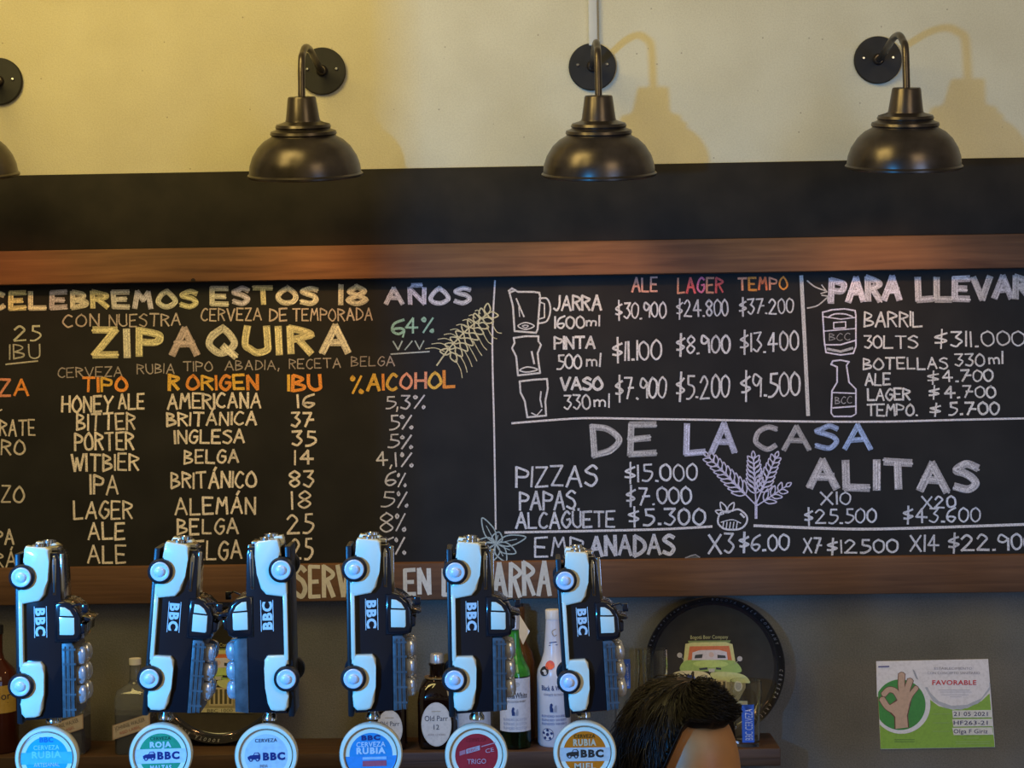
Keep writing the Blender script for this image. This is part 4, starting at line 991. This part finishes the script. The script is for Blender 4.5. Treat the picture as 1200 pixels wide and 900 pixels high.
# tower and bar under the picture's lower edge
zc = P(434, 886, NEARY).z
x0, x1 = P(20, 886, NEARY).x - .12, P(700, 886, NEARY).x + .12
tw = empty('tap_tower', ((x0 + x1) / 2, TY + .112, 1.02), 'brass coloured tap tower behind the tap discs below the picture edge', 'tap tower')
hw_ = (x1 - x0) / 2
pb = bm_obj('tower_pipe', tube_bm([(-hw_, 0, zc - 1.02 - .125), (hw_, 0, zc - 1.02 - .125)], .038, 28), M_steel, tw)
for sx in (-.25, .25): bm_obj('tower_leg', tube_bm([(sx, 0, 0.002), (sx + .0001, 0, zc - 1.02 - .13)], .03, 24), M_steel, tw)
bar = empty('bar_counter', (0, -2.2, 0), 'wooden bar counter carrying the tap tower', 'bar')
box('counter_top', (-1.6, -.25, .98), (.16, .275, 1.02), M_bar, bar, bev=.004); box('counter_front', (-1.6, -.20, 0), (.16, -.17, .98), M_bar, bar)

# ------------------------------------------------------------------ bartender
HY = -1.62
k = (HY + 4) / F
hc = P(797, 903, HY)
person = empty('person', (hc.x, HY, hc.z), 'person with short dark hair bending behind the taps, only hair and forehead showing', 'person')
def uv_head():
    bm = bmesh.new(); bmesh.ops.create_uvsphere(bm, u_segments=48, v_segments=36, radius=1)
    for v in bm.verts:
        x, y, z = v.co      # face towards -y
        w_ = .078 * (1 - .10 * max(0, -z)) * (1 - .16 * max(0, -z - .3)); dpt = .098
        X_, Y_, Z_ = x * w_, y * dpt, z * .118
        if y < 0: 
            Y_ *= 1 - .06 * max(0, z)                       # forehead slope
            nz = math.exp(-(x / .16) ** 2) * math.exp(-((z + .22) / .17) ** 2) * max(0, -y)      # nose
            Y_ -= .024 * nz
            for s in (-1, 1):
                Y_ += .010 * math.exp(-((x - s * .38) / .17) ** 2) * math.exp(-((z - .02) / .10) ** 2)   # sockets
                Y_ -= .004 * math.exp(-((x - s * .35) / .25) ** 2) * math.exp(-((z - .17) / .07) ** 2)   # brows
            Y_ -= .006 * math.exp(-(x / .25) ** 2) * math.exp(-((z + .52) / .06) ** 2)            # lips
            Y_ -= .008 * math.exp(-(x / .22) ** 2) * math.exp(-((z + .82) / .10) ** 2)            # chin
        v.co = (X_, Y_, Z_)
    return bm
TURN = R(38); TILT = R(12)
hm = Matrix.Rotation(TURN, 4, 'Z') @ Matrix.Rotation(TILT, 4, 'X')
body = bmesh.new()
# body: skin-style loft as one continuous surface (bent forward), head merged on the neck
hb = uv_head()
nk = tube_bm([(0, .02, -.07), (0, .045, -.14), (0, .08, -.20)], [.052, .054, .062], 24)
merge(hb, nk)
for s in (-1, 1):
    e = bmesh.new(); bmesh.ops.create_uvsphere(e, u_segments=16, v_segments=12, radius=1)
    for v in e.verts: v.co = Vector((s * .079 + v.co.x * .008 + s * .004 * v.co.y, .012 + v.co.y * .019, -.015 + v.co.z * .032))
    merge(hb, e)
for v in hb.verts: v.co = hm @ v.co
o = bm_obj('head', hb, M_skin, person, angle=80)
M_eye = mat('eye', (.6, .58, .55), .2)
for s in (-1, 1):
    e = bmesh.new(); bmesh.ops.create_uvsphere(e, u_segments=16, v_segments=12, radius=.0115)
    for v in e.verts: v.co = hm @ (v.co + Vector((s * .030, -.080, .002)))
    bm_obj('eye', e, M_eye, o)
# hair cap: offset shell over the scalp with a swept top
def hair_surface(u, v):
    """u azimuth (0=front), v polar angle from the crown"""
    a = u; x, y, z = math.sin(a) * math.sin(v), -math.cos(a) * math.sin(v), math.cos(v)
    lift = 1.13 + .05 * max(0, z) + .05 * max(0, z) * max(0, -y) + .022 * math.sin(a * 5 + v * 5) * math.sin(v) + .014 * math.sin(a * 13 - v * 7) * math.sin(v)
    return Vector((x * .079 * lift, y * .099 * lift, z * .118 * lift))
def vmax(a):
    sg = (a + math.pi) % (2 * math.pi) - math.pi; q = abs(sg); t = min(1, max(0, (q - R(66 if sg > 0 else 50)) / R(32))); t = t * t * (3 - 2 * t)
    return R(41) + R(76) * t      # high at the forehead, low at the nape
bm = bmesh.new(); NU, NV = 72, 16; ring = []
top = bm.verts.new(hm @ hair_surface(0, 0))
for j in range(1, NV + 1):
    ring.append([bm.verts.new(hm @ hair_surface(2 * math.pi * i / NU, vmax(2 * math.pi * i / NU) * j / NV)) for i in range(NU)])
low = [bm.verts.new(hm @ (hair_surface(2 * math.pi * i / NU, vmax(2 * math.pi * i / NU) * 1.0) * .86)) for i in range(NU)]
for i in range(NU):
    i2 = (i + 1) % NU; bm.faces.new((top, ring[0][i], ring[0][i2]))
    for j in range(NV - 1): bm.faces.new((ring[j][i], ring[j + 1][i], ring[j + 1][i2], ring[j][i2]))
    bm.faces.new((ring[-1][i], low[i], low[i2], ring[-1][i2]))
hr = bm_obj('hair', bm, M_hair, person, angle=80)
# locks of hair combed over the cap
vs, fs = [], []
rnd = random.Random(3)
for n in range(2600):
    a = rnd.uniform(0, 2 * math.pi); vm = vmax(a); t0 = math.sqrt(rnd.random()) * .95
    da = rnd.uniform(-.12, .12) + .55 * (1 - vm / R(150)); lift = rnd.uniform(0, .009); L_ = rnd.uniform(.12, .34); wdt = rnd.uniform(.0006, .0016)
    prev = None; base = len(vs); m_ = 7
    for i in range(m_):
        t = i / (m_ - 1); aa = a + da * t * (.4 + t); vv = min(vm * (t0 + L_ * t), vmax(aa) * 1.04)
        p = hair_surface(aa, vv); nrm = p.normalized(); p = p + nrm * (.001 + lift * math.sin(math.pi * t) + (.0035 * t * rnd.random()))
        tt = Vector((math.cos(aa), math.sin(aa), 0)); wq = wdt * (1 - t * .85)
        vs += [hm @ (p - tt * wq), hm @ (p + tt * wq), hm @ (p + nrm * wq * .8)]
    for i in range(m_ - 1):
        b = base + 3 * i
        fs += [(b, b + 1, b + 4, b + 3), (b + 1, b + 2, b + 5, b + 4), (b + 2, b, b + 3, b + 5)]
lk = link_mesh('hair_locks', vs, fs, M_hair, hr, True)
lk['kind'] = 'stuff'
# torso leaning forward, shirt, arms, trousers (all below the picture)
def skinned(name, verts, edges, radii, m, par):
    me = bpy.data.meshes.new(name); me.from_pydata(verts, edges, []); ob = bpy.data.objects.new(name, me); COL.objects.link(ob)
    md = ob.modifiers.new('s', 'SKIN'); md.use_smooth_shade = True
    sk = me.skin_vertices[0].data if me.skin_vertices else None
    if sk is None:
        bpy.context.view_layer.objects.active = ob
    for i, r in enumerate(radii): me.skin_vertices[0].data[i].radius = r if isinstance(r, tuple) else (r, r)
    me.skin_vertices[0].data[0].use_root = True
    sb = ob.modifiers.new('b', 'SUBSURF'); sb.levels = 2; sb.render_levels = 2
    dg = bpy.context.evaluated_depsgraph_get(); me2 = bpy.data.meshes.new_from_object(ob.evaluated_get(dg)); bpy.data.objects.remove(ob)
    me2.materials.clear(); me2.materials.append(m)
    for p in me2.polygons: p.use_smooth = True
    o2 = bpy.data.objects.new(name, me2); COL.objects.link(o2); o2.parent = par; return o2
hz = hc.z
V = [(.02, .34, -.72 + .0), (.03, .32, -.50), (.04, .22, -.33), (.05, .12, -.23), (-.14, .17, -.27), (.24, .12, -.27), (-.20, .06, -.50), (.30, .02, -.50), (-.16, -.12, -.62), (.24, -.16, -.62),
     (-.08, .36, -.80), (.12, .36, -.80), (-.09, .30, -1.02 + .0), (.13, .30, -1.02), (-.09, .36, .06 - hz), (.13, .36, .06 - hz)]
E = [(0, 1), (1, 2), (2, 3), (2, 4), (2, 5), (4, 6), (5, 7), (6, 8), (7, 9), (0, 10), (0, 11)]
try:
    V2 = V[:10] + [(-.09, .36, -.80), (.13, .36, -.80), (-.10, .30, -(hz) * .62), (.14, .30, -(hz) * .62), (-.10, .36, .05 - hz), (.14, .36, .05 - hz)]
    E2 = E + [(10, 12), (12, 14), (11, 13), (13, 15)]
    rad = [(.15, .11), (.15, .11), (.15, .11), .07, .065, .065, .048, .048, .04, .04, .085, .085, .065, .065, .045, .045]
    skinned('clothed_body', V2, E2, rad, M_cloth, person)
except Exception as ex:
    print('skin failed', ex)
for s, wx, wy in ((-1, -.16, -.12), (1, .24, -.16)):
    hbm = tube_bm([(wx, wy, -.62), (wx - s * .005, wy - .04, -.635), (wx, wy - .09, -.65)], [.03, .038, .034], 14)
    for f in range(4):
        dx_ = (-.026 + f * .0175); ln = (.055, .068, .064, .05)[f]
        merge(hbm, tube_bm([(wx + dx_, wy - .085, -.648), (wx + dx_ * 1.1, wy - .085 - ln * .6, -.655), (wx + dx_ * 1.1, wy - .085 - ln, -.675)], [.0092, .0086, .007], 8))
    merge(hbm, tube_bm([(wx - s * .03, wy - .03, -.632), (wx - s * .052, wy - .06, -.645), (wx - s * .056, wy - .09, -.66)], [.012, .0105, .008], 8))
    bm_obj('hand', hbm, M_skin, person, angle=80)
